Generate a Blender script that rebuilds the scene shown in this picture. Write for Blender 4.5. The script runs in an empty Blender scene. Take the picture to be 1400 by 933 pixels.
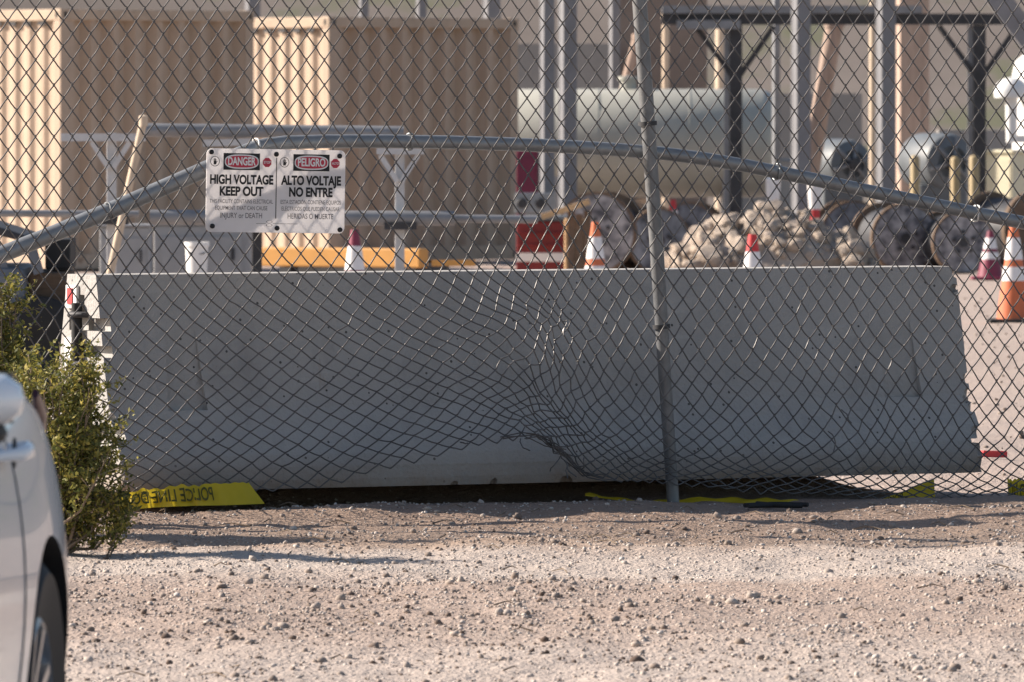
import bpy, bmesh, math, random
import numpy as np
from mathutils import Vector, Matrix, Euler

R = math.radians
random.seed(7)
rng = np.random.default_rng(7)
sc = bpy.context.scene
COL = sc.collection

# ------------------------------------------------------------------ camera
F, CX, HY, ZC = 11700.0, 700.0, 150.0, 1.385     # focal length, principal column, horizon row (photo pixels), eye height
cam_d = bpy.data.cameras.new('camera')
cam = bpy.data.objects.new('camera', cam_d)
COL.objects.link(cam)
cam.location = (0, 0, ZC)
cam.rotation_euler = (R(90), 0, 0)
cam_d.sensor_width = 36
cam_d.lens = F / 1400 * 36
cam_d.shift_y = -(466.5 - HY) / 1400
cam_d.clip_start = 0.5
cam_d.clip_end = 3000
cam_d.dof.use_dof = True
cam_d.dof.focus_distance = 30.0
cam_d.dof.aperture_fstop = 15
sc.camera = cam

# ------------------------------------------------------------------ sky and sun
SUN_EL, SUN_PHI = 29.0, 76.0      # elevation; degrees from straight ahead towards the left
w = bpy.data.worlds.new('World')
sc.world = w
w.use_nodes = True
nt = w.node_tree
sky = nt.nodes.new('ShaderNodeTexSky')
sky.sky_type = 'NISHITA'
sky.sun_disc = False
sky.sun_elevation = R(SUN_EL)
sky.sun_rotation = R(-SUN_PHI)
sky.air_density = 1.0
sky.dust_density = 1.2
bg = nt.nodes['Background']
bg.inputs['Strength'].default_value = 0.068
nt.links.new(sky.outputs[0], bg.inputs[0])
sun_d = bpy.data.lights.new('sun', 'SUN')
sun_d.energy = 5.0
sun_d.angle = R(0.53)
sun_d.color = (1.0, 0.89, 0.77)
sun = bpy.data.objects.new('sun', sun_d)
COL.objects.link(sun)
to_sun = Vector((-math.sin(R(SUN_PHI)) * math.cos(R(SUN_EL)), math.cos(R(SUN_PHI)) * math.cos(R(SUN_EL)), math.sin(R(SUN_EL))))
sun.rotation_euler = to_sun.to_track_quat('Z', 'Y').to_euler()
sun.location = (-20, 30, 30)

sc.view_settings.view_transform = 'Standard'
sc.view_settings.look = 'None'
sc.view_settings.exposure = 0.96
sc.view_settings.gamma = 1
sc.render.engine = 'CYCLES'
sc.cycles.use_denoising = True
sc.cycles.max_bounces = 6

# ------------------------------------------------------------------ projection helpers (photo pixel + depth -> place)
def P(px, py, Y):
    return Vector(((px - CX) / F * Y, Y, ZC + (HY - py) / F * Y))
def PX(px, Y): return (px - CX) / F * Y
def PZ(py, Y): return ZC + (HY - py) / F * Y

# ------------------------------------------------------------------ materials
def mat(name, col, rough=0.8, metal=0.0, var=0.25, scale=6.0, bump=0.0, bscale=60.0, col2=None, spec=0.4, detail=6, coat=0.0, stretch=None):
    m = bpy.data.materials.new(name)
    m.use_nodes = True
    t = m.node_tree
    b = t.nodes['Principled BSDF']
    b.inputs['Roughness'].default_value = rough
    b.inputs['Metallic'].default_value = metal
    b.inputs['Specular IOR Level'].default_value = spec
    b.inputs['Coat Weight'].default_value = coat
    tc = t.nodes.new('ShaderNodeTexCoord')
    src = tc.outputs['Object']
    if stretch:
        mp = t.nodes.new('ShaderNodeMapping')
        mp.inputs['Scale'].default_value = stretch
        t.links.new(src, mp.inputs[0]); src = mp.outputs[0]
    n = t.nodes.new('ShaderNodeTexNoise')
    n.inputs['Scale'].default_value = scale
    n.inputs['Detail'].default_value = detail
    n.inputs['Roughness'].default_value = 0.62
    t.links.new(src, n.inputs['Vector'])
    r = t.nodes.new('ShaderNodeValToRGB')
    c2 = col2 if col2 else tuple(c * (1 - var) for c in col)
    c1 = col if col2 else tuple(min(1, c * (1 + var * 0.6)) for c in col)
    r.color_ramp.elements[0].position = 0.32
    r.color_ramp.elements[1].position = 0.68
    r.color_ramp.elements[0].color = (*c2, 1)
    r.color_ramp.elements[1].color = (*c1, 1)
    t.links.new(n.outputs['Fac'], r.inputs[0])
    t.links.new(r.outputs[0], b.inputs['Base Color'])
    if bump:
        n2 = t.nodes.new('ShaderNodeTexNoise')
        n2.inputs['Scale'].default_value = bscale
        n2.inputs['Detail'].default_value = 5
        t.links.new(src, n2.inputs['Vector'])
        bp = t.nodes.new('ShaderNodeBump')
        bp.inputs['Strength'].default_value = bump
        bp.inputs['Distance'].default_value = 0.02
        t.links.new(n2.outputs['Fac'], bp.inputs['Height'])
        t.links.new(bp.outputs[0], b.inputs['Normal'])
    return m

def overlay(m, col, scale, lo, hi, seed=0.0, stretch=None):
    """mix a second colour over a material where a noise is high (stains, rust, dust)"""
    t = m.node_tree
    b = t.nodes['Principled BSDF']
    l = b.inputs['Base Color'].links[0]
    src = l.from_socket
    tc = t.nodes.new('ShaderNodeTexCoord')
    mp = t.nodes.new('ShaderNodeMapping')
    mp.inputs['Location'].default_value = (seed, seed * 1.7, seed * 0.6)
    if stretch: mp.inputs['Scale'].default_value = stretch
    t.links.new(tc.outputs['Object'], mp.inputs[0])
    n = t.nodes.new('ShaderNodeTexNoise')
    n.inputs['Scale'].default_value = scale
    n.inputs['Detail'].default_value = 7
    n.inputs['Roughness'].default_value = 0.65
    t.links.new(mp.outputs[0], n.inputs['Vector'])
    r = t.nodes.new('ShaderNodeValToRGB')
    r.color_ramp.elements[0].position = lo
    r.color_ramp.elements[1].position = hi
    t.links.new(n.outputs['Fac'], r.inputs[0])
    mx = t.nodes.new('ShaderNodeMix')
    mx.data_type = 'RGBA'
    t.links.new(r.outputs[0], mx.inputs[0])
    t.links.new(src, mx.inputs[6])
    mx.inputs[7].default_value = (*col, 1)
    t.links.new(mx.outputs[2], b.inputs['Base Color'])
    return m

M = {}
# ground: pinkish desert dirt with fine gravel speckle
def ground_mat():
    m = mat('dirt', (0.48, 0.39, 0.34), 0.95, var=0.2, scale=1.1, bump=0.0, spec=0.15, col2=(0.42, 0.32, 0.265))
    overlay(m, (0.55, 0.475, 0.43), 0.7, 0.5, 0.7, 3.0, (1, 2.2, 1))
    overlay(m, (0.34, 0.245, 0.19), 1.6, 0.55, 0.72, 8.0, (0.6, 2.0, 1))
    # strips of different soil: reddish dirt along the fence (darkened to deepen the barrier's shadow), a pale compacted lane, pinkish gravel, pale fines
    t = m.node_tree
    b = t.nodes['Principled BSDF']
    src = b.inputs['Base Color'].links[0].from_socket
    tc = t.nodes.new('ShaderNodeTexCoord')
    sp = t.nodes.new('ShaderNodeSeparateXYZ'); t.links.new(tc.outputs['Object'], sp.inputs[0])
    n = t.nodes.new('ShaderNodeTexNoise'); n.inputs['Scale'].default_value = 0.9; n.inputs['Detail'].default_value = 8; n.inputs['Roughness'].default_value = 0.7
    t.links.new(tc.outputs['Object'], n.inputs['Vector'])
    ma = t.nodes.new('ShaderNodeMath'); ma.operation = 'MULTIPLY_ADD'; ma.inputs[1].default_value = 1.6
    t.links.new(n.outputs['Fac'], ma.inputs[0]); t.links.new(sp.outputs['Y'], ma.inputs[2])
    mr = t.nodes.new('ShaderNodeMapRange'); mr.inputs['From Min'].default_value = 20.8; mr.inputs['From Max'].default_value = 36.8
    t.links.new(ma.outputs[0], mr.inputs['Value'])
    r = t.nodes.new('ShaderNodeValToRGB')
    t.links.new(mr.outputs[0], r.inputs[0])
    e = r.color_ramp.elements
    stops = [(20.0, (0.48, 0.415, 0.37)), (23.0, (0.455, 0.385, 0.34)), (23.9, (0.375, 0.295, 0.25)), (25.7, (0.36, 0.28, 0.235)), (26.2, (0.465, 0.405, 0.36)), (27.2, (0.45, 0.385, 0.34)), (27.7, (0.33, 0.245, 0.19)), (29.2, (0.27, 0.19, 0.145)), (30.2, (0.27, 0.195, 0.15)), (31.5, (0.40, 0.325, 0.285))]
    stops.append((36, (0.42, 0.345, 0.305)))
    e[0].position = 0; e[0].color = (*stops[0][1], 1); e[1].position = 1; e[1].color = (*stops[-1][1], 1)
    for y_, c_ in stops[1:-1]:
        q_ = e.new((y_ - 20) / 16); q_.color = (*c_, 1)
    mx = t.nodes.new('ShaderNodeMix'); mx.data_type = 'RGBA'; mx.inputs[0].default_value = 0.85
    t.links.new(src, mx.inputs[6]); t.links.new(r.outputs[0], mx.inputs[7])
    t.links.new(mx.outputs[2], b.inputs['Base Color'])
    overlay(m, (0.24, 0.18, 0.145), 38, 0.60, 0.70, 5.0)
    overlay(m, (0.58, 0.52, 0.47), 46, 0.60, 0.70, 1.0)
    t = m.node_tree
    b = t.nodes['Principled BSDF']
    tc = t.nodes.new('ShaderNodeTexCoord')
    hs = []
    for s in (30, 80, 170):
        v = t.nodes.new('ShaderNodeTexNoise'); v.inputs['Scale'].default_value = s; v.inputs['Detail'].default_value = 3
        t.links.new(tc.outputs['Object'], v.inputs['Vector'])
        hs.append(v.outputs['Fac'])
    a = t.nodes.new('ShaderNodeMath'); a.operation = 'ADD'
    t.links.new(hs[0], a.inputs[0]); t.links.new(hs[1], a.inputs[1])
    bp = t.nodes.new('ShaderNodeBump'); bp.inputs['Strength'].default_value = 0.9; bp.inputs['Distance'].default_value = 0.012
    t.links.new(a.outputs[0], bp.inputs['Height'])
    t.links.new(bp.outputs[0], b.inputs['Normal'])
    return m
M['dirt'] = ground_mat()
M['hill'] = mat('hill_earth', (0.20, 0.172, 0.155), 0.95, var=0.3, scale=0.12, spec=0.1, bump=0.5, bscale=0.8)
overlay(M['hill'], (0.16, 0.16, 0.11), 0.35, 0.52, 0.62, 2.0)
M['concrete'] = mat('concrete', (0.41, 0.398, 0.385), 0.9, var=0.09, scale=2.2, bump=0.35, bscale=70, spec=0.25)
overlay(M['concrete'], (0.30, 0.29, 0.28), 3.2, 0.52, 0.75, 2.0, (1, 1, 0.45))
overlay(M['concrete'], (0.11, 0.105, 0.10), 42, 0.70, 0.735, 4.0)
overlay(M['concrete'], (0.09, 0.088, 0.085), 17, 0.715, 0.735, 9.0)
overlay(M['concrete'], (0.48, 0.465, 0.445), 7, 0.58, 0.8, 6.0, (0.4, 1, 2.0))
def splash(m, col, z0, z1):
    t = m.node_tree; b = t.nodes['Principled BSDF']
    src = b.inputs['Base Color'].links[0].from_socket
    tc = t.nodes.new('ShaderNodeTexCoord'); sp = t.nodes.new('ShaderNodeSeparateXYZ'); t.links.new(tc.outputs['Object'], sp.inputs[0])
    mr = t.nodes.new('ShaderNodeMapRange'); mr.inputs['From Min'].default_value = z1; mr.inputs['From Max'].default_value = z0
    t.links.new(sp.outputs['Z'], mr.inputs['Value'])
    n = t.nodes.new('ShaderNodeTexNoise'); n.inputs['Scale'].default_value = 5; n.inputs['Detail'].default_value = 9; n.inputs['Roughness'].default_value = 0.75
    mp = t.nodes.new('ShaderNodeMapping'); mp.inputs['Scale'].default_value = (1, 1, 0.5); t.links.new(tc.outputs['Object'], mp.inputs[0]); t.links.new(mp.outputs[0], n.inputs['Vector'])
    mu = t.nodes.new('ShaderNodeMath'); mu.operation = 'MULTIPLY'; t.links.new(mr.outputs[0], mu.inputs[0]); t.links.new(n.outputs['Fac'], mu.inputs[1])
    r = t.nodes.new('ShaderNodeValToRGB'); r.color_ramp.elements[0].position = 0.12; r.color_ramp.elements[1].position = 0.6; t.links.new(mu.outputs[0], r.inputs[0])
    mx = t.nodes.new('ShaderNodeMix'); mx.data_type = 'RGBA'; t.links.new(r.outputs[0], mx.inputs[0]); t.links.new(src, mx.inputs[6]); mx.inputs[7].default_value = (*col, 1)
    t.links.new(mx.outputs[2], b.inputs['Base Color'])
def pits(m, scale, thr, share, col):
    t = m.node_tree; b = t.nodes['Principled BSDF']
    src = b.inputs['Base Color'].links[0].from_socket
    tc = t.nodes.new('ShaderNodeTexCoord')
    v = t.nodes.new('ShaderNodeTexVoronoi'); v.inputs['Scale'].default_value = scale; t.links.new(tc.outputs['Object'], v.inputs['Vector'])
    lt = t.nodes.new('ShaderNodeMath'); lt.operation = 'LESS_THAN'; lt.inputs[1].default_value = thr; t.links.new(v.outputs['Distance'], lt.inputs[0])
    sp = t.nodes.new('ShaderNodeSeparateColor'); t.links.new(v.outputs['Color'], sp.inputs[0])
    l2 = t.nodes.new('ShaderNodeMath'); l2.operation = 'LESS_THAN'; l2.inputs[1].default_value = share; t.links.new(sp.outputs[0], l2.inputs[0])
    mu = t.nodes.new('ShaderNodeMath'); mu.operation = 'MULTIPLY'; t.links.new(lt.outputs[0], mu.inputs[0]); t.links.new(l2.outputs[0], mu.inputs[1])
    mx = t.nodes.new('ShaderNodeMix'); mx.data_type = 'RGBA'; t.links.new(mu.outputs[0], mx.inputs[0]); t.links.new(src, mx.inputs[6]); mx.inputs[7].default_value = (*col, 1)
    t.links.new(mx.outputs[2], b.inputs['Base Color'])
pits(M['concrete'], 30, 0.15, 0.22, (0.10, 0.097, 0.094))
pits(M['concrete'], 12, 0.055, 0.18, (0.06, 0.058, 0.056))
splash(M['concrete'], (0.33, 0.255, 0.20), 0.0, 0.16)
overlay(M['concrete'], (0.31, 0.30, 0.29), 1.6, 0.60, 0.78, 13.0, (1.4, 1, 2.6))
overlay(M['concrete'], (0.30, 0.235, 0.18), 9, 0.66, 0.78, 17.0, (1, 1, 0.10))
M['galv'] = mat('galvanised_steel', (0.28, 0.295, 0.31), 0.45, metal=0.4, var=0.2, scale=14, bump=0.05, bscale=40)
M['post_galv'] = mat('weathered_post_steel', (0.21, 0.215, 0.225), 0.40, metal=0.35, var=0.25, scale=12, bump=0.05, bscale=40)
M['galv_pale'] = mat('pale_galvanised_steel', (0.55, 0.55, 0.56), 0.5, metal=0.2, var=0.15, scale=9)
M['galv_dull'] = mat('dull_galvanised_steel', (0.27, 0.275, 0.29), 0.6, metal=0.35, var=0.2, scale=5)
M['wire'] = mat('fence_wire', (0.15, 0.142, 0.138), 0.40, metal=0.45, var=0.35, scale=9)
M['dark_steel'] = mat('dark_steel', (0.06, 0.06, 0.065), 0.6, metal=0.3, var=0.3, scale=6)
M['steel_post'] = mat('steel_post', (0.22, 0.22, 0.235), 0.6, metal=0.3, var=0.15, scale=3)
M['tan'] = mat('tan_container_paint', (0.50, 0.38, 0.285), 0.6, var=0.07, scale=2.0, spec=0.3)
overlay(M['tan'], (0.43, 0.30, 0.21), 5.0, 0.60, 0.75, 3.0, (1, 1, 0.15))
M['tan_rust'] = mat('tan_rail_paint', (0.51, 0.39, 0.29), 0.65, var=0.15, scale=5, spec=0.3)
overlay(M['tan_rust'], (0.20, 0.09, 0.045), 7.0, 0.60, 0.7, 5.0)
M['black'] = mat('black_rubber', (0.02, 0.02, 0.021), 0.7, var=0.2, scale=10)
M['tank'] = mat('pale_tank_paint', (0.40, 0.395, 0.35), 0.45, var=0.08, scale=2)
M['wood_pole'] = mat('weathered_wood', (0.42, 0.31, 0.25), 0.85, var=0.2, scale=5, stretch=(4, 4, 0.4))
M['pale_pole'] = mat('pale_wood_pole', (0.62, 0.50, 0.38), 0.8, var=0.2, scale=5, stretch=(4, 4, 0.4))
M['reel_wood'] = mat('reel_wood', (0.17, 0.115, 0.08), 0.85, var=0.3, scale=7, stretch=(1, 4, 1))
M['reel_face'] = mat('reel_wrap', (0.42, 0.40, 0.41), 0.6, col2=(0.07, 0.07, 0.085), scale=8.5, detail=2)
M['reel_dark'] = mat('reel_cable', (0.06, 0.062, 0.07), 0.55, var=0.4, scale=8, stretch=(1, 12, 1))
M['red'] = mat('red_paint', (0.22, 0.024, 0.026), 0.5, var=0.25, scale=3)
M['maroon'] = mat('maroon_paint', (0.22, 0.035, 0.07), 0.5, var=0.15, scale=3)
M['white'] = mat('white_paint', (0.80, 0.79, 0.77), 0.5, var=0.06, scale=4)
M['grey_box'] = mat('grey_cabinet_paint', (0.34, 0.34, 0.345), 0.55, var=0.12, scale=3)
M['cream'] = mat('cream_paint', (0.72, 0.66, 0.48), 0.5, var=0.06, scale=3)
M['yellow'] = mat('yellow_paint', (0.62, 0.31, 0.085), 0.55, var=0.12, scale=4)
M['bollard'] = mat('faded_yellow_paint', (0.44, 0.34, 0.19), 0.6, var=0.15, scale=6)
M['blue_grey'] = mat('blue_grey_paint', (0.13, 0.145, 0.16), 0.5, var=0.15, scale=4)
M['orange'] = mat('cone_orange', (0.62, 0.165, 0.07), 0.6, var=0.12, scale=8)
M['cone_white'] = mat('cone_collar', (0.82, 0.80, 0.80), 0.5, var=0.12, scale=12)
M['cone_red'] = mat('cone_red', (0.58, 0.05, 0.055), 0.6, var=0.12, scale=8)
M['rock'] = mat('rubble_stone', (0.47, 0.39, 0.32), 0.95, var=0.3, scale=5, bump=0.5, bscale=30, spec=0.15)
overlay(M['rock'], (0.33, 0.28, 0.25), 1.1, 0.52, 0.62, 3.0)
M['gravel'] = mat('gravel_stone', (0.47, 0.40, 0.35), 0.95, col2=(0.13, 0.095, 0.078), scale=9, detail=1, spec=0.15)
M['gravel_pale'] = mat('pale_gravel_stone', (0.58, 0.525, 0.48), 0.95, col2=(0.45, 0.38, 0.33), scale=9, detail=1, spec=0.15)
M['timber'] = mat('timber', (0.11, 0.075, 0.05), 0.9, var=0.3, scale=8, stretch=(1, 6, 6))
M['plank'] = mat('new_plank', (0.60, 0.40, 0.22), 0.85, var=0.25, scale=7, stretch=(0.6, 5, 5))
M['tape'] = mat('yellow_tape', (0.80, 0.60, 0.035), 0.35, var=0.06, scale=10)
M['ink'] = mat('black_ink', (0.015, 0.015, 0.017), 0.6, var=0.1)
M['tape_ink'] = mat('tape_ink', (0.09, 0.085, 0.01), 0.5, var=0.1)
M['sign_red'] = mat('sign_red', (0.52, 0.035, 0.07), 0.5, var=0.1)
M['sign_grey'] = mat('sign_grey_ink', (0.16, 0.15, 0.16), 0.6, var=0.1)
M['bark'] = mat('bush_bark', (0.22, 0.165, 0.12), 0.9, var=0.3, scale=20)
M['chrome'] = mat('alloy', (0.45, 0.45, 0.46), 0.3, metal=0.9, var=0.1)
M['car_white'] = mat('white_car_paint', (0.88, 0.89, 0.91), 0.22, var=0.02, scale=2, spec=0.5, coat=0.8)
M['glass'] = mat('tinted_glass', (0.012, 0.014, 0.017), 0.08, var=0.05, spec=0.6)
M['tail_red'] = mat('tail_lamp_red', (0.05, 0.006, 0.012), 0.15, var=0.05, spec=0.6)
M['utv'] = mat('slate_paint', (0.15, 0.165, 0.19), 0.5, var=0.15)
M['cloth_black'] = mat('black_strap', (0.02, 0.02, 0.022), 0.8, var=0.2)

def translucent(m, amount):
    t = m.node_tree
    b = t.nodes['Principled BSDF']
    out = t.nodes['Material Output']
    tr = t.nodes.new('ShaderNodeBsdfTranslucent')
    t.links.new(b.inputs['Base Color'].links[0].from_socket, tr.inputs[0])
    mx = t.nodes.new('ShaderNodeMixShader')
    mx.inputs[0].default_value = amount
    t.links.new(b.outputs[0], mx.inputs[1])
    t.links.new(tr.outputs[0], mx.inputs[2])
    t.links.new(mx.outputs[0], out.inputs['Surface'])
M['sign_white'] = mat('sign_plastic', (0.84, 0.82, 0.82), 0.5, var=0.04, scale=6)
overlay(M['sign_white'], (0.60, 0.52, 0.46), 5, 0.60, 0.85, 2.0)
translucent(M['sign_white'], 0.5)
translucent(M['tape'], 0.35)

def leaf_mat():
    m = mat('leaf', (0.2, 0.2, 0.05), 0.6, var=0.1, scale=3)
    t = m.node_tree
    b = t.nodes['Principled BSDF']
    g = t.nodes.new('ShaderNodeNewGeometry')
    r = t.nodes.new('ShaderNodeValToRGB')
    e = r.color_ramp.elements
    e[0].position = 0; e[0].color = (0.060, 0.075, 0.022, 1)
    e[1].position = 1; e[1].color = (0.52, 0.42, 0.10, 1)
    x = e.new(0.4); x.color = (0.155, 0.16, 0.040, 1)
    x = e.new(0.75); x.color = (0.26, 0.235, 0.055, 1)
    t.links.new(g.outputs['Random Per Island'], r.inputs[0])
    t.links.new(r.outputs[0], b.inputs['Base Color'])
    translucent(m, 0.35)
    return m
M['leaf'] = leaf_mat()

# ------------------------------------------------------------------ mesh helpers
class MB:
    def __init__(s): s.v, s.f = [], []
    def add(s, vs, fs):
        o = len(s.v)
        s.v.extend([tuple(v) for v in vs])
        s.f.extend([tuple(i + o for i in f) for f in fs])
        return s
    def box(s, lo, hi, mtx=None):
        (x0, y0, z0), (x1, y1, z1) = lo, hi
        vs = [Vector(p) for p in ((x0, y0, z0), (x1, y0, z0), (x1, y1, z0), (x0, y1, z0), (x0, y0, z1), (x1, y0, z1), (x1, y1, z1), (x0, y1, z1))]
        if mtx is not None: vs = [mtx @ v for v in vs]
        return s.add(vs, [(3, 2, 1, 0), (4, 5, 6, 7), (0, 1, 5, 4), (1, 2, 6, 5), (2, 3, 7, 6), (3, 0, 4, 7)])
    def tube(s, pts, r, n=10, cap=True, flat=1.0):
        pts = [Vector(p) for p in pts]
        rs = r if isinstance(r, (list, tuple)) else [r] * len(pts)
        prev = None
        o = len(s.v)
        for i, p in enumerate(pts):
            t = (pts[min(i + 1, len(pts) - 1)] - pts[max(i - 1, 0)]).normalized()
            a = prev if prev is not None else (Vector((0, 0, 1)) if abs(t.z) < 0.9 else Vector((1, 0, 0)))
            a = (a - t * a.dot(t)).normalized()
            prev = a
            b = t.cross(a)
            for k in range(n):
                th = 2 * math.pi * k / n
                s.v.append(tuple(p + (a * math.cos(th) + b * math.sin(th) * flat) * rs[i]))
        m = len(pts)
        for i in range(m - 1):
            for k in range(n):
                k2 = (k + 1) % n
                s.f.append((o + i * n + k, o + i * n + k2, o + (i + 1) * n + k2, o + (i + 1) * n + k))
        if cap:
            s.f.append(tuple(o + k for k in reversed(range(n))))
            s.f.append(tuple(o + (m - 1) * n + k for k in range(n)))
        return s
    def bar(s, a, b, wd, ht, up=(0, 0, 1)):
        """rectangular bar from a to b"""
        a, b = Vector(a), Vector(b)
        t = (b - a).normalized()
        u = Vector(up)
        if abs(u.dot(t)) > 0.95: u = Vector((0, 1, 0))
        sd = t.cross(u).normalized()
        u = sd.cross(t)
        vs = []
        for p in (a, b):
            for i, j in ((-1, -1), (1, -1), (1, 1), (-1, 1)):
                vs.append(p + sd * (i * wd / 2) + u * (j * ht / 2))
        return s.add(vs, [(3, 2, 1, 0), (4, 5, 6, 7), (0, 1, 5, 4), (1, 2, 6, 5), (2, 3, 7, 6), (3, 0, 4, 7)])
    def lathe(s, prof, n=24, mtx=None):
        """prof [(r,z)...] round Z"""
        o = len(s.v)
        for r, z in prof:
            for k in range(n):
                th = 2 * math.pi * k / n
                v = Vector((r * math.cos(th), r * math.sin(th), z))
                s.v.append(tuple(mtx @ v if mtx is not None else v))
        for i in range(len(prof) - 1):
            for k in range(n):
                k2 = (k + 1) % n
                s.f.append((o + i * n + k, o + i * n + k2, o + (i + 1) * n + k2, o + (i + 1) * n + k))
        if prof[0][0] > 1e-6: s.f.append(tuple(o + k for k in reversed(range(n))))
        if prof[-1][0] > 1e-6: s.f.append(tuple(o + (len(prof) - 1) * n + k for k in range(n)))
        return s
    def build(s, name, m, parent=None, smooth=None, loc=None, bevel=0, dedupe=False):
        me = bpy.data.meshes.new(name)
        me.from_pydata(s.v, [], s.f)
        me.update()
        if dedupe or bevel:
            bm = bmesh.new(); bm.from_mesh(me)
            bmesh.ops.remove_doubles(bm, verts=bm.verts, dist=1e-5)
            bm.to_mesh(me); bm.free()
        o = bpy.data.objects.new(name, me)
        COL.objects.link(o)
        me.materials.append(M[m] if isinstance(m, str) else m)
        if smooth is not None:
            me.shade_smooth()
            me.set_sharp_from_angle(angle=R(smooth))
        if bevel:
            b = o.modifiers.new('bevel', 'BEVEL'); b.width = bevel; b.segments = 2; b.limit_method = 'ANGLE'; b.angle_limit = R(40)
        if parent is not None: o.parent = parent
        if loc is not None: o.location = loc
        return o

def tag(o, label=None, cat=None, group=None, kind=None):
    if label: o['label'] = label
    if cat: o['category'] = cat
    if group: o['group'] = group
    if kind: o['kind'] = kind
    return o
def thing(name, label, cat, loc=(0, 0, 0), rz=0, group=None):
    o = bpy.data.objects.new(name, None)
    COL.objects.link(o)
    o.location = loc
    o.rotation_euler = (0, 0, rz)
    o.empty_display_size = 0.2
    return tag(o, label, cat, group)
def copy_tree(o, parent=None):
    c = o.copy()
    COL.objects.link(c)
    if parent is not None: c.parent = parent
    for ch in list(o.children): copy_tree(ch, c)
    return c
def fast_mesh(name, verts, faces, m, smooth=False, parent=None):
    """verts (n,3) array, faces (m,k) array of equal-sized polygons"""
    me = bpy.data.meshes.new(name)
    nv, nf, k = len(verts), len(faces), faces.shape[1]
    me.vertices.add(nv)
    me.vertices.foreach_set('co', np.ascontiguousarray(verts, dtype=np.float32).ravel())
    me.loops.add(nf * k)
    me.loops.foreach_set('vertex_index', np.ascontiguousarray(faces, dtype=np.int32).ravel())
    me.polygons.add(nf)
    me.polygons.foreach_set('loop_start', np.arange(0, nf * k, k, dtype=np.int32))
    me.update(calc_edges=True)
    me.validate()
    if smooth: me.shade_smooth()
    o = bpy.data.objects.new(name, me)
    COL.objects.link(o)
    for mm in (m if isinstance(m, (list, tuple)) else [m]): me.materials.append(M[mm])
    if parent is not None: o.parent = parent
    return o
def bake(o):
    """replace the mesh by its evaluated (modified) mesh"""
    dg = bpy.context.evaluated_depsgraph_get()
    me = bpy.data.meshes.new_from_object(o.evaluated_get(dg))
    o.modifiers.clear()
    o.data = me
    return o
def vnoise(x, y, seed=0):
    """smooth value noise in about -1..1"""
    xi, yi = np.floor(x).astype(int), np.floor(y).astype(int)
    fx, fy = x - xi, y - yi
    fx, fy = fx * fx * (3 - 2 * fx), fy * fy * (3 - 2 * fy)
    def h(i, j):
        n = (i * 374761393 + j * 668265263 + seed * 982451653) & 0x7fffffff
        n = ((n ^ (n >> 13)) * 1274126177) & 0x7fffffff
        return ((n ^ (n >> 16)) & 0xffff) / 32767.5 - 1
    return (h(xi, yi) * (1 - fx) + h(xi + 1, yi) * fx) * (1 - fy) + (h(xi, yi + 1) * (1 - fx) + h(xi + 1, yi + 1) * fx) * fy

# ------------------------------------------------------------------ fence plane
FA = R(24.0)                       # fence runs away to the right
FX0, FY0 = PX(912, 30.0), 30.0     # the slanted post stands here
TA = math.tan(FA)
def fence_pt(px, py, off=0.0):
    """where the line of sight of a photo pixel meets the fence plane; off = metres behind it"""
    dx = (px - CX) / F
    t = (FY0 - FX0 * TA + off / math.cos(FA)) / (1 - dx * TA)
    return Vector((dx * t, t, ZC + (HY - py) / F * t))
def fence_uv(u, v, off=0.0):
    return Vector((FX0 + u * math.cos(FA) - math.sin(FA) * off, FY0 + u * math.sin(FA) + math.cos(FA) * off, v))

# ------------------------------------------------------------------ ground
def ground_z(X, Y, detail=True):
    X, Y = np.asarray(X, float), np.asarray(Y, float)
    z = np.where(Y < 29, -0.013 * (29 - Y), 0.0)
    z = np.where(Y < 10, -0.247, z)
    z = np.where(Y > 31, np.maximum(-0.0042 * (Y - 31), -0.36), z)
    d = (Y - FY0 - (X - FX0) * TA) * math.cos(FA)        # signed distance behind the fence
    berm = 0.016 * np.exp(-((d + 0.28) / 0.26) ** 2) * (0.75 + 0.6 * vnoise(X * 1.1 + 3, Y * 0.6, 5))
    hump = 0.016 * np.exp(-(((X + 0.42) / 0.42) ** 2 + ((d + 0.22) / 0.25) ** 2)) + 0.010 * np.exp(-(((X - 0.28) / 0.3) ** 2 + ((d + 0.2) / 0.25) ** 2))
    sig = 1 / (1 + np.exp(-(X - 1.16) / 0.10))
    shade_ridge = (1 - sig) * 0.105 * np.exp(-((d - 0.62 + 0.03 * vnoise(X * 3, X * 0, 21)) / 0.20) ** 2) * (0.92 + 0.1 * vnoise(X * 2.1, Y * 0, 22)) - 0.02 * sig * np.exp(-((d - 0.8) / 0.6) ** 2)  # soil ridge added under the barrier, blocking light through the gap
    z = z + berm + hump + shade_ridge
    rut = -0.02 * np.exp(-((d + 1.55 + 0.1 * vnoise(X * 0.8, Y * 0, 9)) / 0.13) ** 2) - 0.012 * np.exp(-((d + 3.3) / 0.2) ** 2)
    z = z + rut
    if detail:
        near = np.exp(-((np.maximum(np.abs(X) - 3, 0)) / 3) ** 2)
        z = z + near * (0.012 * vnoise(X * 2.3, Y * 1.4, 1) + 0.007 * vnoise(X * 7, Y * 5, 2) + 0.004 * vnoise(X * 19, Y * 16, 3) + 0.0025 * vnoise(X * 41, Y * 37, 4))
    return z
def gz(x, y): return float(ground_z(np.array([x]), np.array([y]))[0])

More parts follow.
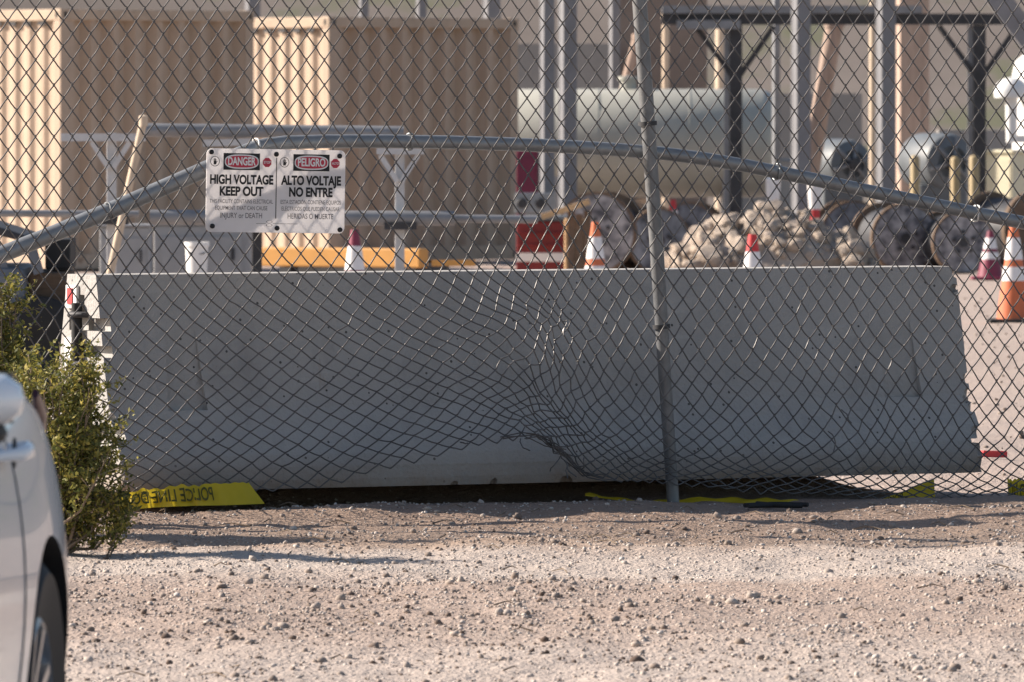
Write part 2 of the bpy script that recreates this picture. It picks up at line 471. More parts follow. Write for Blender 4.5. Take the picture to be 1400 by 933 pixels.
ys = np.concatenate([np.linspace(-30, 14, 23), np.arange(14.5, 20, 0.25), np.arange(20, 32, 0.03), np.arange(32, 50, 0.25), np.arange(50, 100, 1.0), np.linspace(100, 150, 12)])
xs = np.concatenate([np.linspace(-90, -6, 26), np.arange(-5.7, -2.3, 0.2), np.arange(-2.3, 2.3, 0.03), np.arange(2.3, 6, 0.2), np.linspace(6.3, 90, 26)])
GX, GY = np.meshgrid(xs, ys)
GZ = ground_z(GX, GY)
nx, ny = len(xs), len(ys)
idx = np.arange(nx * ny).reshape(ny, nx)
fc = np.stack([idx[:-1, :-1], idx[:-1, 1:], idx[1:, 1:], idx[1:, :-1]], -1).reshape(-1, 4)
g = fast_mesh('ground', np.stack([GX, GY, GZ], -1).reshape(-1, 3), fc, 'dirt', smooth=True)
tag(g, kind='structure')

# hillside far behind the yard
hy = np.linspace(112, 420, 60); hx = np.linspace(-260, 260, 110)
HX, HYY = np.meshgrid(hx, hy)
q = np.clip((HYY - 118) / 60, 0, None)
HZ = -0.7 + 34 * (1 - np.exp(-q * 0.75)) * (0.9 + 0.15 * vnoise(HX * 0.02, HYY * 0.02, 11)) + 1.8 * vnoise(HX * 0.06, HYY * 0.06, 12) * np.clip(q, 0, 1) + 0.7 * vnoise(HX * 0.2, HYY * 0.2, 13) * np.clip(q, 0, 1)
idx = np.arange(HX.size).reshape(HX.shape)
fc = np.stack([idx[:-1, :-1], idx[:-1, 1:], idx[1:, 1:], idx[1:, :-1]], -1).reshape(-1, 4)
h = fast_mesh('hillside', np.stack([HX, HYY, HZ], -1).reshape(-1, 3), fc, 'hill', smooth=True)
tag(h, kind='structure')

# gravel: too many small stones to count
def ico():
    bm = bmesh.new(); bmesh.ops.create_icosphere(bm, subdivisions=1, radius=1)
    v = np.array([x.co[:] for x in bm.verts]); f = np.array([[x.index for x in p.verts] for p in bm.faces]); bm.free()
    return v, f
IV, IF = ico()
def stones(name, X, Y, size, m, label, sink=0.25):
    n = len(X)
    Z = ground_z(X, Y)
    A = rng.normal(size=(n, 3, 3))
    Q, _ = np.linalg.qr(A)
    sc_ = size[:, None] * rng.uniform(0.6, 1.15, (n, 3))
    V = IV[None] * (1 + rng.uniform(-0.28, 0.28, (n, len(IV), 1)))
    V = V * sc_[:, None, :]
    V = np.einsum('nij,nkj->nki', Q, V)
    V[:, :, 2] *= 0.75
    V[:, :, 0] += X[:, None]; V[:, :, 1] += Y[:, None]; V[:, :, 2] += (Z + size * sink)[:, None]
    Fc = (IF[None] + (np.arange(n) * len(IV))[:, None, None]).reshape(-1, 3)
    o = fast_mesh(name, V.reshape(-1, 3), Fc, m)
    return tag(o, label, 'gravel', kind='stuff')
def scatter(n, y0, y1, clump, seed, bands):
    X = rng.uniform(-2.6, 2.6, n * 6); Y = rng.uniform(y0, y1, n * 6)
    d = vnoise(X * 1.3, Y * 0.55, seed) * 0.5 + vnoise(X * 3.5, Y * 1.6, seed + 1) * 0.5
    bd = np.interp(Y + 0.25 * vnoise(X * 0.9, Y * 0.5, seed + 2), bands[0], bands[1])
    keep = rng.uniform(0, 1, n * 6) < bd * np.clip(0.55 + d * clump * 1.4, 0.03, 1)
    return X[keep][:n], Y[keep][:n]
BD = ([19, 23.0, 24.2, 25.6, 26.3, 27.3, 27.9, 29.9], [0.45, 0.5, 0.95, 1.0, 0.22, 0.25, 0.75, 0.7])
X, Y = scatter(17000, 19.5, 29.9, 0.8, 31, BD)
stones('gravel', X, Y, np.clip(rng.lognormal(math.log(0.0040), 0.55, len(X)), 0.0018, 0.018), 'gravel', 'small brown stones strewn over the dirt in front of the fence')
X, Y = scatter(20000, 19.5, 29.9, 0.5, 41, ([19, 24, 26, 27, 28, 29.9], [1, 0.9, 0.6, 0.5, 0.5, 0.4]))
stones('pale_gravel', X, Y, np.clip(rng.lognormal(math.log(0.0040), 0.40, len(X)), 0.002, 0.014), 'gravel_pale', 'pale pinkish pebbles strewn over the dirt in front of the fence')
X = rng.uniform(-6, 8, 3500); Y = rng.uniform(31.5, 70, 3500)
stones('yard_gravel', X, Y, np.clip(rng.lognormal(math.log(0.010), 0.4, len(X)), 0.005, 0.024), 'gravel', 'small stones lying on the yard behind the fence')

# ------------------------------------------------------------------ concrete barrier
BA = R(28.0)
bl = P(131, 374, 29.37)                         # top front edge, left end
ux, uy = math.cos(BA), math.sin(BA)
BL = 3.435
BT, BH = 0.817, 0.738                           # top height, body height
hp = [(0.115, BH), (0.205, 0.33), (0.222, 0.275), (0.25, 0.22), (0.285, 0.165), (0.312, 0.115), (0.325, 0.075), (0.328, 0.03), (0.322, 0.0)]
prof = [(-y, z) for y, z in hp] + [(y, z) for y, z in reversed(hp)]
def half_width(z): return float(np.interp(z, [p[1] for p in reversed(hp)], [p[0] for p in reversed(hp)]))
barrier = thing('concrete_barrier', 'long grey concrete road barrier lying behind the torn chain link fence', 'barrier')
# local frame: x along the barrier, y away from the camera, origin on the base under the top front edge's left end + 0.115
barrier.location = (bl.x - uy * 0.115 , bl.y + ux * 0.115, BT - BH)
barrier.rotation_euler = (0, 0, BA)
mb = MB()
nseg = 50
vs, fs = [], []
for i in range(nseg + 1):
    x = BL * i / nseg
    for (y, z) in prof: vs.append((x, y, z))
n = len(prof)
for i in range(nseg):
    for k in range(n):
        k2 = (k + 1) % n
        fs.append((i * n + k, i * n + k2, (i + 1) * n + k2, (i + 1) * n + k))
fs.append(tuple(range(n))[::-1]); fs.append(tuple(nseg * n + k for k in range(n)))
mb.add(vs, fs)
body = mb.build('body', 'concrete')
bm = bmesh.new(); bm.from_mesh(body.data); bmesh.ops.recalc_face_normals(bm, faces=bm.faces); bm.to_mesh(body.data); bm.free()
cut = MB()
def wedge(x0, x1, ztop, zbot, depth, side=-1):
    """block-out in the upper face: nothing at ztop, `depth` at zbot"""
    def yf(z): return side * half_width(z)
    a, b = ztop, zbot
    vs = []
    for x in (x0, x1):
        xs_ = x0 + 0.02 if x == x0 else x1 - 0.02
        vs += [(xs_, yf(a), a), (x, yf(b) - side * depth, b), (x, yf(b) + side * 0.1, b), (xs_, yf(a) + side * 0.1, a)]
    cut.add(vs, [(0, 1, 2, 3), (7, 6, 5, 4), (0, 4, 5, 1), (1, 5, 6, 2), (2, 6, 7, 3), (3, 7, 4, 0)])
for sd in (-1, 1):
    wedge(0.225, 0.375, 0.56, 0.272, 0.030, sd)
    wedge(BL - 0.36, BL - 0.20, 0.56, 0.272, 0.030, sd)
for x0, x1 in ((-0.05, 0.055), (BL - 0.045, BL + 0.05)):
    cut.box((x0, -0.024, -0.05), (x1, 0.024, BH - 0.07))
cut.box((-0.06, -0.40, 0.545), (0.038, 0.10, 0.590))
cut.box((-0.05, -0.40, 0.455), (0.036, 0.10, 0.495))
cut.box((-0.05, -0.42, 0.178), (0.038, 0.12, 0.222))
cut.box((BL - 0.05, -0.41, 0.105), (BL + 0.05, 0.11, 0.122))
# chips broken off edges
for i in range(34):
    far = i % 3 != 0
    x = BL - random.uniform(-0.01, 0.02) if far else random.uniform(-0.01, 0.015)
    z = random.uniform(0.0, 0.30) if random.random() < 0.7 else random.uniform(0.3, BH)
    y = -half_width(z) + random.uniform(-0.005, 0.01)
    if i % 8 == 7: x, z, y = random.uniform(0.2, BL - 0.2), 0.0, -0.322
    rr = random.uniform(0.012, 0.034 if far else 0.022)
    n_ = random.randint(5, 7)
    cut.lathe([(0, -rr), (rr * .9, -rr * .5), (rr, 0.2 * rr), (rr * .6, rr * .8), (0, rr)], n_, Matrix.Translation((x, y, z)) @ Euler((random.random() * 3, random.random() * 3, random.random() * 3)).to_matrix().to_4x4() @ Matrix.Diagonal((1, random.uniform(0.6, 1.4), random.uniform(0.7, 1.6), 1)))
cutter = cut.build('cutter', 'concrete')
cb = bmesh.new(); cb.from_mesh(cutter.data); bmesh.ops.remove_doubles(cb, verts=cb.verts, dist=1e-6); bmesh.ops.recalc_face_normals(cb, faces=cb.faces); cb.to_mesh(cutter.data); cb.free()
bo = body.modifiers.new('cut', 'BOOLEAN'); bo.object = cutter; bo.operation = 'DIFFERENCE'; bo.solver = 'EXACT'; bo.use_self = True
bake(body)
bpy.data.objects.remove(cutter)
bv = body.modifiers.new('bevel', 'BEVEL'); bv.width = 0.007; bv.segments = 2; bv.limit_method = 'ANGLE'; bv.angle_limit = R(35); bv.harden_normals = False
body.parent = barrier
# form seam along the toe
MB().box((0.95, -0.3265, 0.0685), (1.75, -0.318, 0.0725)).build('form_seam', 'concrete', barrier)
# steel connection loops and pin at both ends
for x, s_ in ((0.0, -1), (BL, 1)):
    for z in (0.60, 0.43, 0.20) if s_ < 0 else (0.56, 0.21):
        pts = [(x - s_ * 0.03, -0.05, z), (x + s_ * 0.02, -0.045, z), (x + s_ * 0.045, 0, z), (x + s_ * 0.02, 0.045, z), (x - s_ * 0.03, 0.05, z)]
        MB().tube(pts, 0.011, 7).build('connection_loop', 'dark_steel', barrier, smooth=50)
MB().tube([(-0.02, -0.004, 0.02), (-0.02, -0.004, 0.64)], 0.019, 12).build('connection_pin', 'black', barrier, smooth=50)
pl = MB().box((-0.012, 0.018, 0.50 + 0.12), (-0.001, 0.105, 0.70)).build('reflector_plate', 'white', barrier, bevel=0.002)
MB().box((-0.016, 0.045, 0.635), (-0.0125, 0.085, 0.69)).build('red_reflector', 'cone_red', pl)
MB().box((-0.014, 0.012, 0.40), (-0.001, 0.11, 0.52)).build('reflector_plate', 'white', barrier, bevel=0.002)
# ------------------------------------------------------------------ chain link fence
fence = thing('chain_link_fence', 'torn and buckled chain link fence with galvanised posts and bent rail', 'fence', (FX0, FY0, 0))
FINV = Matrix.Translation((-FX0, -FY0, 0))
# thin-plate warp in photo-pixel units of the fence plane: (x,y undamaged) -> (x,y damaged)
ctl = []
for x in range(-700, 2200, 240):
    for y in (-420, -180, 40, 235): ctl.append((x, y, x, y))
for x in (-700, -350, -80): ctl += [(x, 420, x, 420), (x, 570, x, 560), (x, 800, x, 688)]
for x in (1480, 1700, 2100): ctl += [(x, 420, x, 420), (x, 570, x, 560), (x, 800, x, 688)]
ctl += [(100, 400, 100, 400), (100, 570, 98, 562), (100, 800, 98, 676),
    (200, 400, 200, 402), (350, 400, 356, 399), (500, 400, 520, 397), (640, 400, 668, 398), (720, 400, 738, 402), (800, 400, 805, 404), (890, 400, 890, 400),
    (200, 800, 200, 668), (300, 800, 312, 668), (400, 800, 440, 657), (480, 800, 545, 629), (560, 800, 645, 604), (620, 800, 706, 597),
    (660, 800, 734, 597), (690, 800, 748, 605), (715, 800, 764, 621), (740, 800, 786, 641), (790, 800, 828, 655), (850, 800, 870, 660), (915, 800, 918, 664),
    (200, 570, 200, 530), (300, 570, 311, 522), (400, 570, 432, 514), (500, 570, 553, 502), (580, 570, 643, 496), (640, 570, 704, 497),
    (680, 570, 733, 518), (720, 570, 756, 530), (770, 570, 788, 545), (840, 570, 846, 556), (910, 570, 910, 563),
    (200, 480, 201, 470), (300, 480, 310, 457), (400, 480, 424, 454), (520, 480, 560, 447), (620, 480, 680, 447), (670, 480, 724, 445), (715, 480, 748, 452), (770, 480, 782, 466), (840, 480, 844, 478),
    (1000, 800, 1000, 672), (1100, 800, 1100, 678), (1250, 800, 1250, 684), (1400, 800, 1400, 688),
    (1000, 570, 1004, 563), (1100, 570, 1112, 566), (1200, 570, 1206, 566), (1300, 570, 1300, 568),
    (1000, 450, 1000, 452), (1150, 450, 1146, 456), (1300, 450, 1302, 452), (1050, 640, 1056, 616), (1170, 640, 1184, 626), (1270, 640, 1270, 634)]
ctl = np.array(ctl, float)
S, D = ctl[:, :2] / 500, (ctl[:, 2:] - ctl[:, :2])
def tps_k(r2): return np.where(r2 > 1e-12, r2 * np.log(r2 + 1e-12), 0)
K = tps_k(((S[:, None] - S[None]) ** 2).sum(-1)) + np.eye(len(S)) * 2e-4
Pm = np.hstack([np.ones((len(S), 1)), S])
A = np.block([[K, Pm], [Pm.T, np.zeros((3, 3))]])
W = np.linalg.solve(A, np.vstack([D, np.zeros((3, 2))]))
def warp(q):
    s_ = q / 500
    Kq = tps_k(((s_[:, None] - S[None]) ** 2).sum(-1))
    return q + Kq @ W[:-3] + np.hstack([np.ones((len(q), 1)), s_]) @ W[-3:]
DW, DH = 0.0665, 0.0875            # diamond width and height
u0, u1, vb, vt = -3.6, 3.4, -0.282, 2.26
ncol = int((u1 - u0) / (DW / 2)); nrow = int((vt - vb) / (DH / 2))
I, J = np.meshgrid(np.arange(-1, ncol + 2), np.arange(nrow + 1), indexing='ij')
Uu = u0 + I * DW / 2; Vv = vb + J * DH / 2
X3 = FX0 + Uu * math.cos(FA); Y3 = FY0 + Uu * math.sin(FA)
pxs = CX + X3 / Y3 * F; pys = HY + (ZC - Vv) / Y3 * F
q = np.stack([pxs.ravel(), pys.ravel()], -1)
qw = warp(q)
low = np.clip((qw[:, 1] - 330) / 120, 0, 1)
pinch = np.exp(-(((qw[:, 0] - 745) / 95) ** 2 + ((qw[:, 1] - 520) / 130) ** 2))
amp = 0.5 + 2.2 * low + 3.5 * pinch
right = np.exp(-(((qw[:, 0] - 1130) / 200) ** 2 + ((qw[:, 1] - 590) / 110) ** 2))
qw[:, 0] += amp * vnoise(q[:, 0] / 45, q[:, 1] / 45, 61) + (4 + 0 * amp) * right * vnoise(q[:, 0] / 33, q[:, 1] / 33, 63) + rng.normal(0, 0.35, len(q)) * (0.6 + low + 1.5 * pinch)
qw[:, 1] += amp * vnoise(q[:, 0] / 45, q[:, 1] / 45, 62) + 4 * right * vnoise(q[:, 0] / 33, q[:, 1] / 33, 64) + rng.normal(0, 0.35, len(q)) * (0.6 + low + 1.5 * pinch)
qw[:, 0] += 3.2 * pinch * vnoise(q[:, 0] / 21, q[:, 1] / 21, 71); qw[:, 1] += 3.2 * pinch * vnoise(q[:, 0] / 21, q[:, 1] / 21, 72)
kk = (rng.uniform(0, 1, len(q)) < 0.03) * low
qw += rng.normal(0, 2.2, (len(q), 2)) * kk[:, None]
dx = (qw[:, 0] - CX) / F
tt = (FY0 - FX0 * TA) / (1 - dx * TA)
# out-of-plane buckling, towards the camera where the fabric was pushed
off = -0.012 + (-0.05 * np.exp(-(((qw[:, 0] - 560) / 260) ** 2 + ((qw[:, 1] - 560) / 130) ** 2)) + (0.012 + 0.02 * pinch) * vnoise(q[:, 0] / 120, q[:, 1] / 120, 65)) * np.clip((qw[:, 1] - 250) / 150, 0, 1)
NX = dx * tt - math.sin(FA) * off; NY = tt + math.cos(FA) * off; NZ = ZC + (HY - qw[:, 1]) / F * tt
NODE = np.stack([NX, NY, NZ], -1).reshape(I.shape[0], I.shape[1], 3)
WR = 0.0025
RN = 5
nrmf = np.array([-math.sin(FA), math.cos(FA), 0.0])     # points behind the fence
av, af, vo = [], [], 0
for k in range(ncol):
    for_pts = []
    ci = k + 1                                            # +1: index shift of the I range
    for j in range(nrow + 1):
        i = ci + ((ci + j) % 2)
        p = NODE[i, j]
        nb = NODE[2 * ci + 1 - i, j]
        sgn = (p - nb); sgn = sgn / (np.linalg.norm(sgn) + 1e-9)
        hook = p + sgn * WR * 1.5
        if j > 0:
            ip = ci + ((ci + j - 1) % 2)
            pv = NODE[ip, j - 1]
            dep = -WR * 1.25 if i > ip else WR * 1.25     # rising right: in front; rising left: behind
            for_pts.append(pv + (p - pv) * 0.14 + nrmf * dep)
            for_pts.append(pv + (p - pv) * 0.5 + nrmf * dep * 1.1 + rng.normal(0, 0.0006, 3))
            for_pts.append(pv + (p - pv) * 0.86 + nrmf * dep)
        for_pts.append(hook)
    pts = np.array(for_pts)
    tg = np.gradient(pts, axis=0); tg /= np.linalg.norm(tg, axis=1, keepdims=True)
    a = np.cross(tg, nrmf); a /= np.linalg.norm(a, axis=1, keepdims=True)
    b = np.cross(tg, a)
    th = 2 * np.pi * np.arange(RN) / RN
    ring = pts[:, None] + WR * (a[:, None] * np.cos(th)[None, :, None] + b[:, None] * np.sin(th)[None, :, None])
    m_ = len(pts)
    ii = vo + np.arange(m_ * RN).reshape(m_, RN)
    ff = np.stack([ii[:-1], np.roll(ii[:-1], -1, 1), np.roll(ii[1:], -1, 1), ii[1:]], -1).reshape(-1, 4)
    av.append(ring.reshape(-1, 3)); af.append(ff); vo += m_ * RN
AV = np.concatenate(av) - np.array([FX0, FY0, 0])
o = fast_mesh('chain_link_mesh', AV, np.concatenate(af), 'wire', smooth=True, parent=fence)
tag(o, 'woven diamond wire fabric, squashed and torn up along its foot', kind='stuff')

def fl(p): return Vector(p) - Vector((FX0, FY0, 0))
# fabric bunched into a rope of wires along the tear
rb_ = random.Random(3)
for k in range(7):
    pts_ = []
    for i, (px, py) in enumerate(((660, 601), (690, 599), (715, 597), (733, 599), (748, 606), (760, 616), (772, 627), (786, 640), (802, 650), (825, 656), (850, 659))[(1 + k % 3):11 - (k % 4)]):
        pts_.append(fl(fence_pt(px + rb_.uniform(-6, 6), py + rb_.uniform(-8, 4), -0.055 + rb_.uniform(-0.012, 0.012))))
    MB().tube(pts_, 0.0022, 5).build('bunched_wire', 'wire', fence, smooth=70)
# snapped strands hanging off the torn edge
rs_ = random.Random(12)
for px, py in ((712, 600), (738, 601), (752, 612), (766, 624), (778, 634), (790, 644), (745, 606), (772, 630), (640, 606), (1150, 560), (1132, 590), (770, 440)):
    p = fl(fence_pt(px, py, -0.05)); pts_ = [p]
    d_ = Vector((rs_.uniform(-0.6, 0.9), rs_.uniform(-0.5, 0.2), rs_.uniform(-1, 0.1))).normalized()
    for k in range(5):
        d_ = (d_ + Vector((rs_.uniform(-0.9, 0.9), rs_.uniform(-0.5, 0.5), rs_.uniform(-0.9, 0.7)))).normalized()
        pts_.append(pts_[-1] + d_ * rs_.uniform(0.008, 0.022))
    MB().tube(pts_, 0.0024, 5).build('broken_wire', 'wire', fence, smooth=60)
# posts
ptop = fence_pt(874, 0, 0.045); pbot = fence_pt(921, 694, 0.045)
dirp = (ptop - pbot).normalized()
post = MB().tube([fl(pbot - dirp * 0.1), fl(pbot + dirp * 0.35), fl(pbot + dirp * 0.9 + Vector((0.002, 0, 0))), fl(pbot + dirp * 2.26)], [0.0215, 0.0222, 0.0245, 0.027], 24).build('post', 'post_galv', fence, smooth=50)
MB().tube([fl(pbot + dirp * 0.63), fl(pbot + dirp * 0.645)], 0.031, 16).build('tie_band', 'dark_steel', post, smooth=50)
MB().tube([fl(pbot + dirp * 1.345), fl(pbot + dirp * 1.36)], 0.033, 16).build('tie_band', 'dark_steel', post, smooth=50)
for u in (-3.05, 3.05):
    a, b = fence_uv(u, -0.15, 0.045), fence_uv(u, 2.28, 0.045)
    MB().tube([fl(a), fl(b)], 0.03, 16).build('post', 'galv', fence, smooth=50)
MB().tube([fl(fence_uv(-3.6, 2.27, 0.03)), fl(fence_uv(3.4, 2.27, 0.03))], 0.022, 12).build('top_rail', 'galv', fence, smooth=50)
# the rail that was torn loose and bent
rp = [(-420, 512), (-200, 426), (0, 345), (80, 313), (160, 280), (230, 250), (285, 226), (325, 207), (345, 198.5), (362, 194), (390, 191), (450, 189.5), (530, 189.5), (620, 191), (700, 193.5), (780, 197),
      (850, 201.5), (905, 206), (960, 213), (1020, 223), (1100, 239), (1180, 256), (1260, 272.5), (1330, 287), (1400, 301), (1550, 331), (1800, 378)]
pts = [fl(fence_pt(x, y + 4, 0.105 + (0.03 * max(0, (330 - x) / 330)))) for x, y in rp]
rail = MB().tube(pts, [0.029 if x < 320 else (0.0225 if 335 < x < 370 else 0.024) for x, y in rp], 18).build('bent_rail', 'galv', fence, smooth=60)
rail['label'] = 'loose galvanised rail kinked upward and sagging to the right'
# wire ties round the rail
for x, y in ((1334, 288), (352, 197), (1062, 231), (560, 190), (150, 284)):
    i = min(range(len(rp) - 1), key=lambda k: abs((rp[k][0] + rp[k + 1][0]) / 2 - x))
    d_ = (pts[i + 1] - pts[i]).normalized()
    c = fl(fence_pt(x, y + 4, 0.105))
    a_ = Vector((0, 0, 1)); a_ = (a_ - d_ * a_.dot(d_)).normalized(); b_ = d_.cross(a_)
    ring = [c + (a_ * math.cos(t) + b_ * math.sin(t)) * 0.029 + d_ * 0.004 * math.sin(3 * t) for t in np.linspace(0, 2 * math.pi, 17)]
    MB().tube(ring, 0.0035, 6).build('tie_wire', 'white' if x in (1334, 352) else 'galv', fence, smooth=60)

# ------------------------------------------------------------------ warning sign
def text_mesh(s, size, bold=0.0, align='CENTER', width=None):
    cu = bpy.data.curves.new('t', 'FONT')
    cu.body = s; cu.size = size; cu.align_x = align; cu.align_y = 'CENTER'; cu.offset = bold * size
    ob = bpy.data.objects.new('t', cu); COL.objects.link(ob)
    dg = bpy.context.evaluated_depsgraph_get()
    me = bpy.data.meshes.new_from_object(ob.evaluated_get(dg))
    v = [tuple(x.co) for x in me.vertices]; f = [tuple(p.vertices) for p in me.polygons]
    bpy.data.objects.remove(ob); bpy.data.curves.remove(cu); bpy.data.meshes.remove(me)
    if width and v:
        x0, x1 = min(p[0] for p in v), max(p[0] for p in v)
        k = width / (x1 - x0)
        if align == 'CENTER':
            c = (x0 + x1) / 2
            v = [((p[0] - c) * k, p[1], p[2]) for p in v]
        else:
            v = [((p[0] - x0) * k, p[1], p[2]) for p in v]
    return v, f
stl, str_, sbl, sbr = [fence_pt(x, y, -0.03) for x, y in ((279, 203), (466, 206), (284, 317), (476, 319.5))]
sx = ((str_ - stl) + (sbr - sbl)).normalized()
sy = ((stl - sbl) + (str_ - sbr)); sy = (sy - sx * sy.dot(sx)).normalized()
sn = sx.cross(sy)                         # towards the camera
SW, SH = ((str_ - stl).length + (sbr - sbl).length) / 2, ((stl - sbl).length + (str_ - sbr).length) / 2
sign = thing('warning_sign', 'white bilingual high voltage warning sign wired to the chain link fence', 'sign')
sc_ = (stl + str_ + sbl + sbr) / 4
sign.matrix_world = Matrix(((sx.x, sy.x, sn.x, sc_.x), (sx.y, sy.y, sn.y, sc_.y), (sx.z, sy.z, sn.z, sc_.z), (0, 0, 0, 1)))
def rrect(w_, h_, r, n=6):
    out = []
    for cx, cy, a0 in ((w_ / 2 - r, h_ / 2 - r, 0), (-w_ / 2 + r, h_ / 2 - r, 90), (-w_ / 2 + r, -h_ / 2 + r, 180), (w_ / 2 - r, -h_ / 2 + r, 270)):
        for k in range(n + 1):
            a = R(a0 + 90 * k / n); out.append((cx + r * math.cos(a), cy + r * math.sin(a)))
    return out
def plate(mb, outline, z0, z1, cx=0, cy=0):
    n = len(outline)
    vs = [(x + cx, y + cy, z0) for x, y in outline] + [(x + cx, y + cy, z1) for x, y in outline]
    fs = [tuple(range(n))[::-1], tuple(range(n, 2 * n))] + [(k, (k + 1) % n, n + (k + 1) % n, n + k) for k in range(n)]
    return mb.add(vs, fs)
# shear so the sign keeps the slight lean it has on the buckled fabric: panel in its own (w,h) units
def S2(x, y): return ((x - 0.5) * SW, (0.5 - y) * SH)     # 0..1 from the top left
pn = plate(MB(), rrect(SW, SH, 0.02), 0.0, 0.004)
panel = pn.build('panel', 'sign_white', sign)
sb = panel.modifiers.new('bend', 'SIMPLE_DEFORM') if False else None
def word(mbx, s, cx, cy, hgt, width, bold=0.02):
    v, f = text_mesh(s, hgt * SH * 1.38, bold, width=width * SW)
    x, y = S2(cx, cy)
    mbx.add([(a + x, b + y, 0.0052) for a, b, c in v], f)
ink = MB(); grey = MB()
def line(s, cx, cy, hgt, width, bold, m):
    b_ = MB(); word(b_, s, cx, cy, hgt, width, bold); b_.build('lettering', m, sign)
line('HIGH VOLTAGE', 0.252, 0.375, 0.108, 0.455, 0.042, 'ink')
line('KEEP OUT', 0.252, 0.515, 0.108, 0.315, 0.042, 'ink')
line('ALTO VOLTAJE', 0.752, 0.375, 0.108, 0.435, 0.042, 'ink')
line('NO ENTRE', 0.752, 0.515, 0.108, 0.315, 0.042, 'ink')
line('THIS FACILITY CONTAINS ELECTRICAL', 0.252, 0.632, 0.05, 0.455, 0.004, 'sign_grey')
line('EQUIPMENT THAT CAN CAUSE', 0.252, 0.712, 0.05, 0.375, 0.004, 'sign_grey')
line('INJURY or DEATH', 0.252, 0.802, 0.065, 0.30, 0.006, 'sign_grey')
line('ESTA ESTACIÓN CONTIENE EQUIPOS', 0.752, 0.632, 0.05, 0.435, 0.004, 'sign_grey')
line('ELÉCTRICOS QUE PUEDEN CAUSAR', 0.752, 0.712, 0.05, 0.42, 0.004, 'sign_grey')
line('HERIDAS O MUERTE', 0.752, 0.802, 0.065, 0.33, 0.006, 'sign_grey')
def rect(mbx, x0, y0, x1, y1, z):
    a, b = S2(x0, y1), S2(x1, y0)
    mbx.add([(a[0], a[1], z), (b[0], a[1], z), (b[0], b[1], z), (a[0], b[1], z)], [(0, 1, 2, 3)])
rect(ink, 0.498, 0.10, 0.504, 0.83, 0.0052)
rect(grey, 0.36, 0.889, 0.43, 0.894, 0.0052); rect(grey, 0.48, 0.889, 0.66, 0.894, 0.0052)
# small double-curve mark on the maker's line
for sgn, off_ in ((1, 0.0), (-1, 0.0)):
    for k in range(10):
        t0, t1 = k / 10, (k + 1) / 10
        def cur(t): return S2(0.455 + 0.022 * math.sin(t * 2 * math.pi) * sgn, 0.85 + 0.08 * t)
        a, b = cur(t0), cur(t1)
        ww = 0.0012
        grey.add([(a[0] - ww, a[1], 0.0052), (a[0] + ww, a[1], 0.0052), (b[0] + ww, b[1], 0.0052), (b[0] - ww, b[1], 0.0052)], [(0, 1, 2, 3)])
def ellipse(mbx, cx, cy, rx, ry, z, n=36):
    x, y = S2(cx, cy)
    mbx.add([(x + rx * math.cos(2 * math.pi * k / n), y + ry * math.sin(2 * math.pi * k / n), z) for k in range(n)], [tuple(range(n))])
def sup(mbx, cx, cy, rx, ry, z, n=48, e=0.72):
    x, y = S2(cx, cy)
    P_ = []
    for k in range(n):
        t = 2 * math.pi * k / n
        c, s_ = math.cos(t), math.sin(t)
        P_.append((x + rx * math.copysign(abs(c) ** e, c), y + ry * math.copysign(abs(s_) ** e, s_), z))
    mbx.add(P_, [tuple(range(n))])
for cx, wd, s_ in ((0.250, 0.262, 'DANGER'), (0.753, 0.262, 'PELIGRO')):
    b_ = MB(); rect(b_, cx - wd / 2, 0.055, cx + wd / 2, 0.255, 0.0050); bp_ = b_.build('header_panel', 'ink', sign)
    b_ = MB(); sup(b_, cx, 0.155, wd * SW * 0.465, 0.086 * SH, 0.0056); b_.build('white_oval', 'white', bp_)
    b_ = MB(); sup(b_, cx, 0.155, wd * SW * 0.435, 0.070 * SH, 0.0062); b_.build('red_oval', 'sign_red', bp_)
    v, f = text_mesh(s_, 0.096 * SH * 1.38, 0.03, width=wd * SW * 0.76)
    x, y = S2(cx, 0.155)
    MB().add([(a + x, b + y, 0.0068) for a, b, c in v], f).build('lettering', 'white', bp_)
for cx, s_ in ((0.433, 'STOP'), (0.926, 'ALTO')):
    x, y = S2(cx, 0.16)
    r_ = 0.033 * SW
    oc_ = MB().add([(x + r_ * math.cos(R(22.5 + 45 * k)), y + r_ * math.sin(R(22.5 + 45 * k)), 0.0052) for k in range(8)], [tuple(range(8))]).build('stop_octagon', 'sign_red', sign)
    v, f = text_mesh(s_, 0.012, 0.02, width=r_ * 1.5)
    MB().add([(a + x, b + y, 0.0060) for a, b, c in v], f).build('lettering', 'white', oc_)
for cx in (0.058, 0.558):
    x, y = S2(cx, 0.155)
    ro, ri = 0.034 * SW, 0.030 * SW
    n = 32
    vs = [(x + r_ * math.cos(2 * math.pi * k / n), y + r_ * math.sin(2 * math.pi * k / n), 0.0052) for r_ in (ro, ri) for k in range(n)]
    ink.add(vs, [(k, (k + 1) % n, n + (k + 1) % n, n + k) for k in range(n)])
    k_ = 0.019 * SW      # raised hand: palm, four fingers, thumb
    def hb(x0, y0, x1, y1): ink.add([(x + x0 * k_, y + y0 * k_, 0.0052), (x + x1 * k_, y + y0 * k_, 0.0052), (x + x1 * k_, y + y1 * k_, 0.0052), (x + x0 * k_, y + y1 * k_, 0.0052)], [(0, 1, 2, 3)])
    hb(-0.5, -1.1, 0.5, 0.1)
    for i in range(4): hb(-0.5 + i * 0.26, 0.1, -0.5 + i * 0.26 + 0.2, [0.85, 1.1, 1.05, 0.8][i])
    ink.add([(x + a * k_, y + b * k_, 0.0052) for a, b in ((0.5, -0.7), (0.95, 0.0), (0.75, 0.15), (0.5, -0.25))], [(0, 1, 2, 3)])
ink.build('black_marks', 'ink', sign)['kind'] = 'stuff'
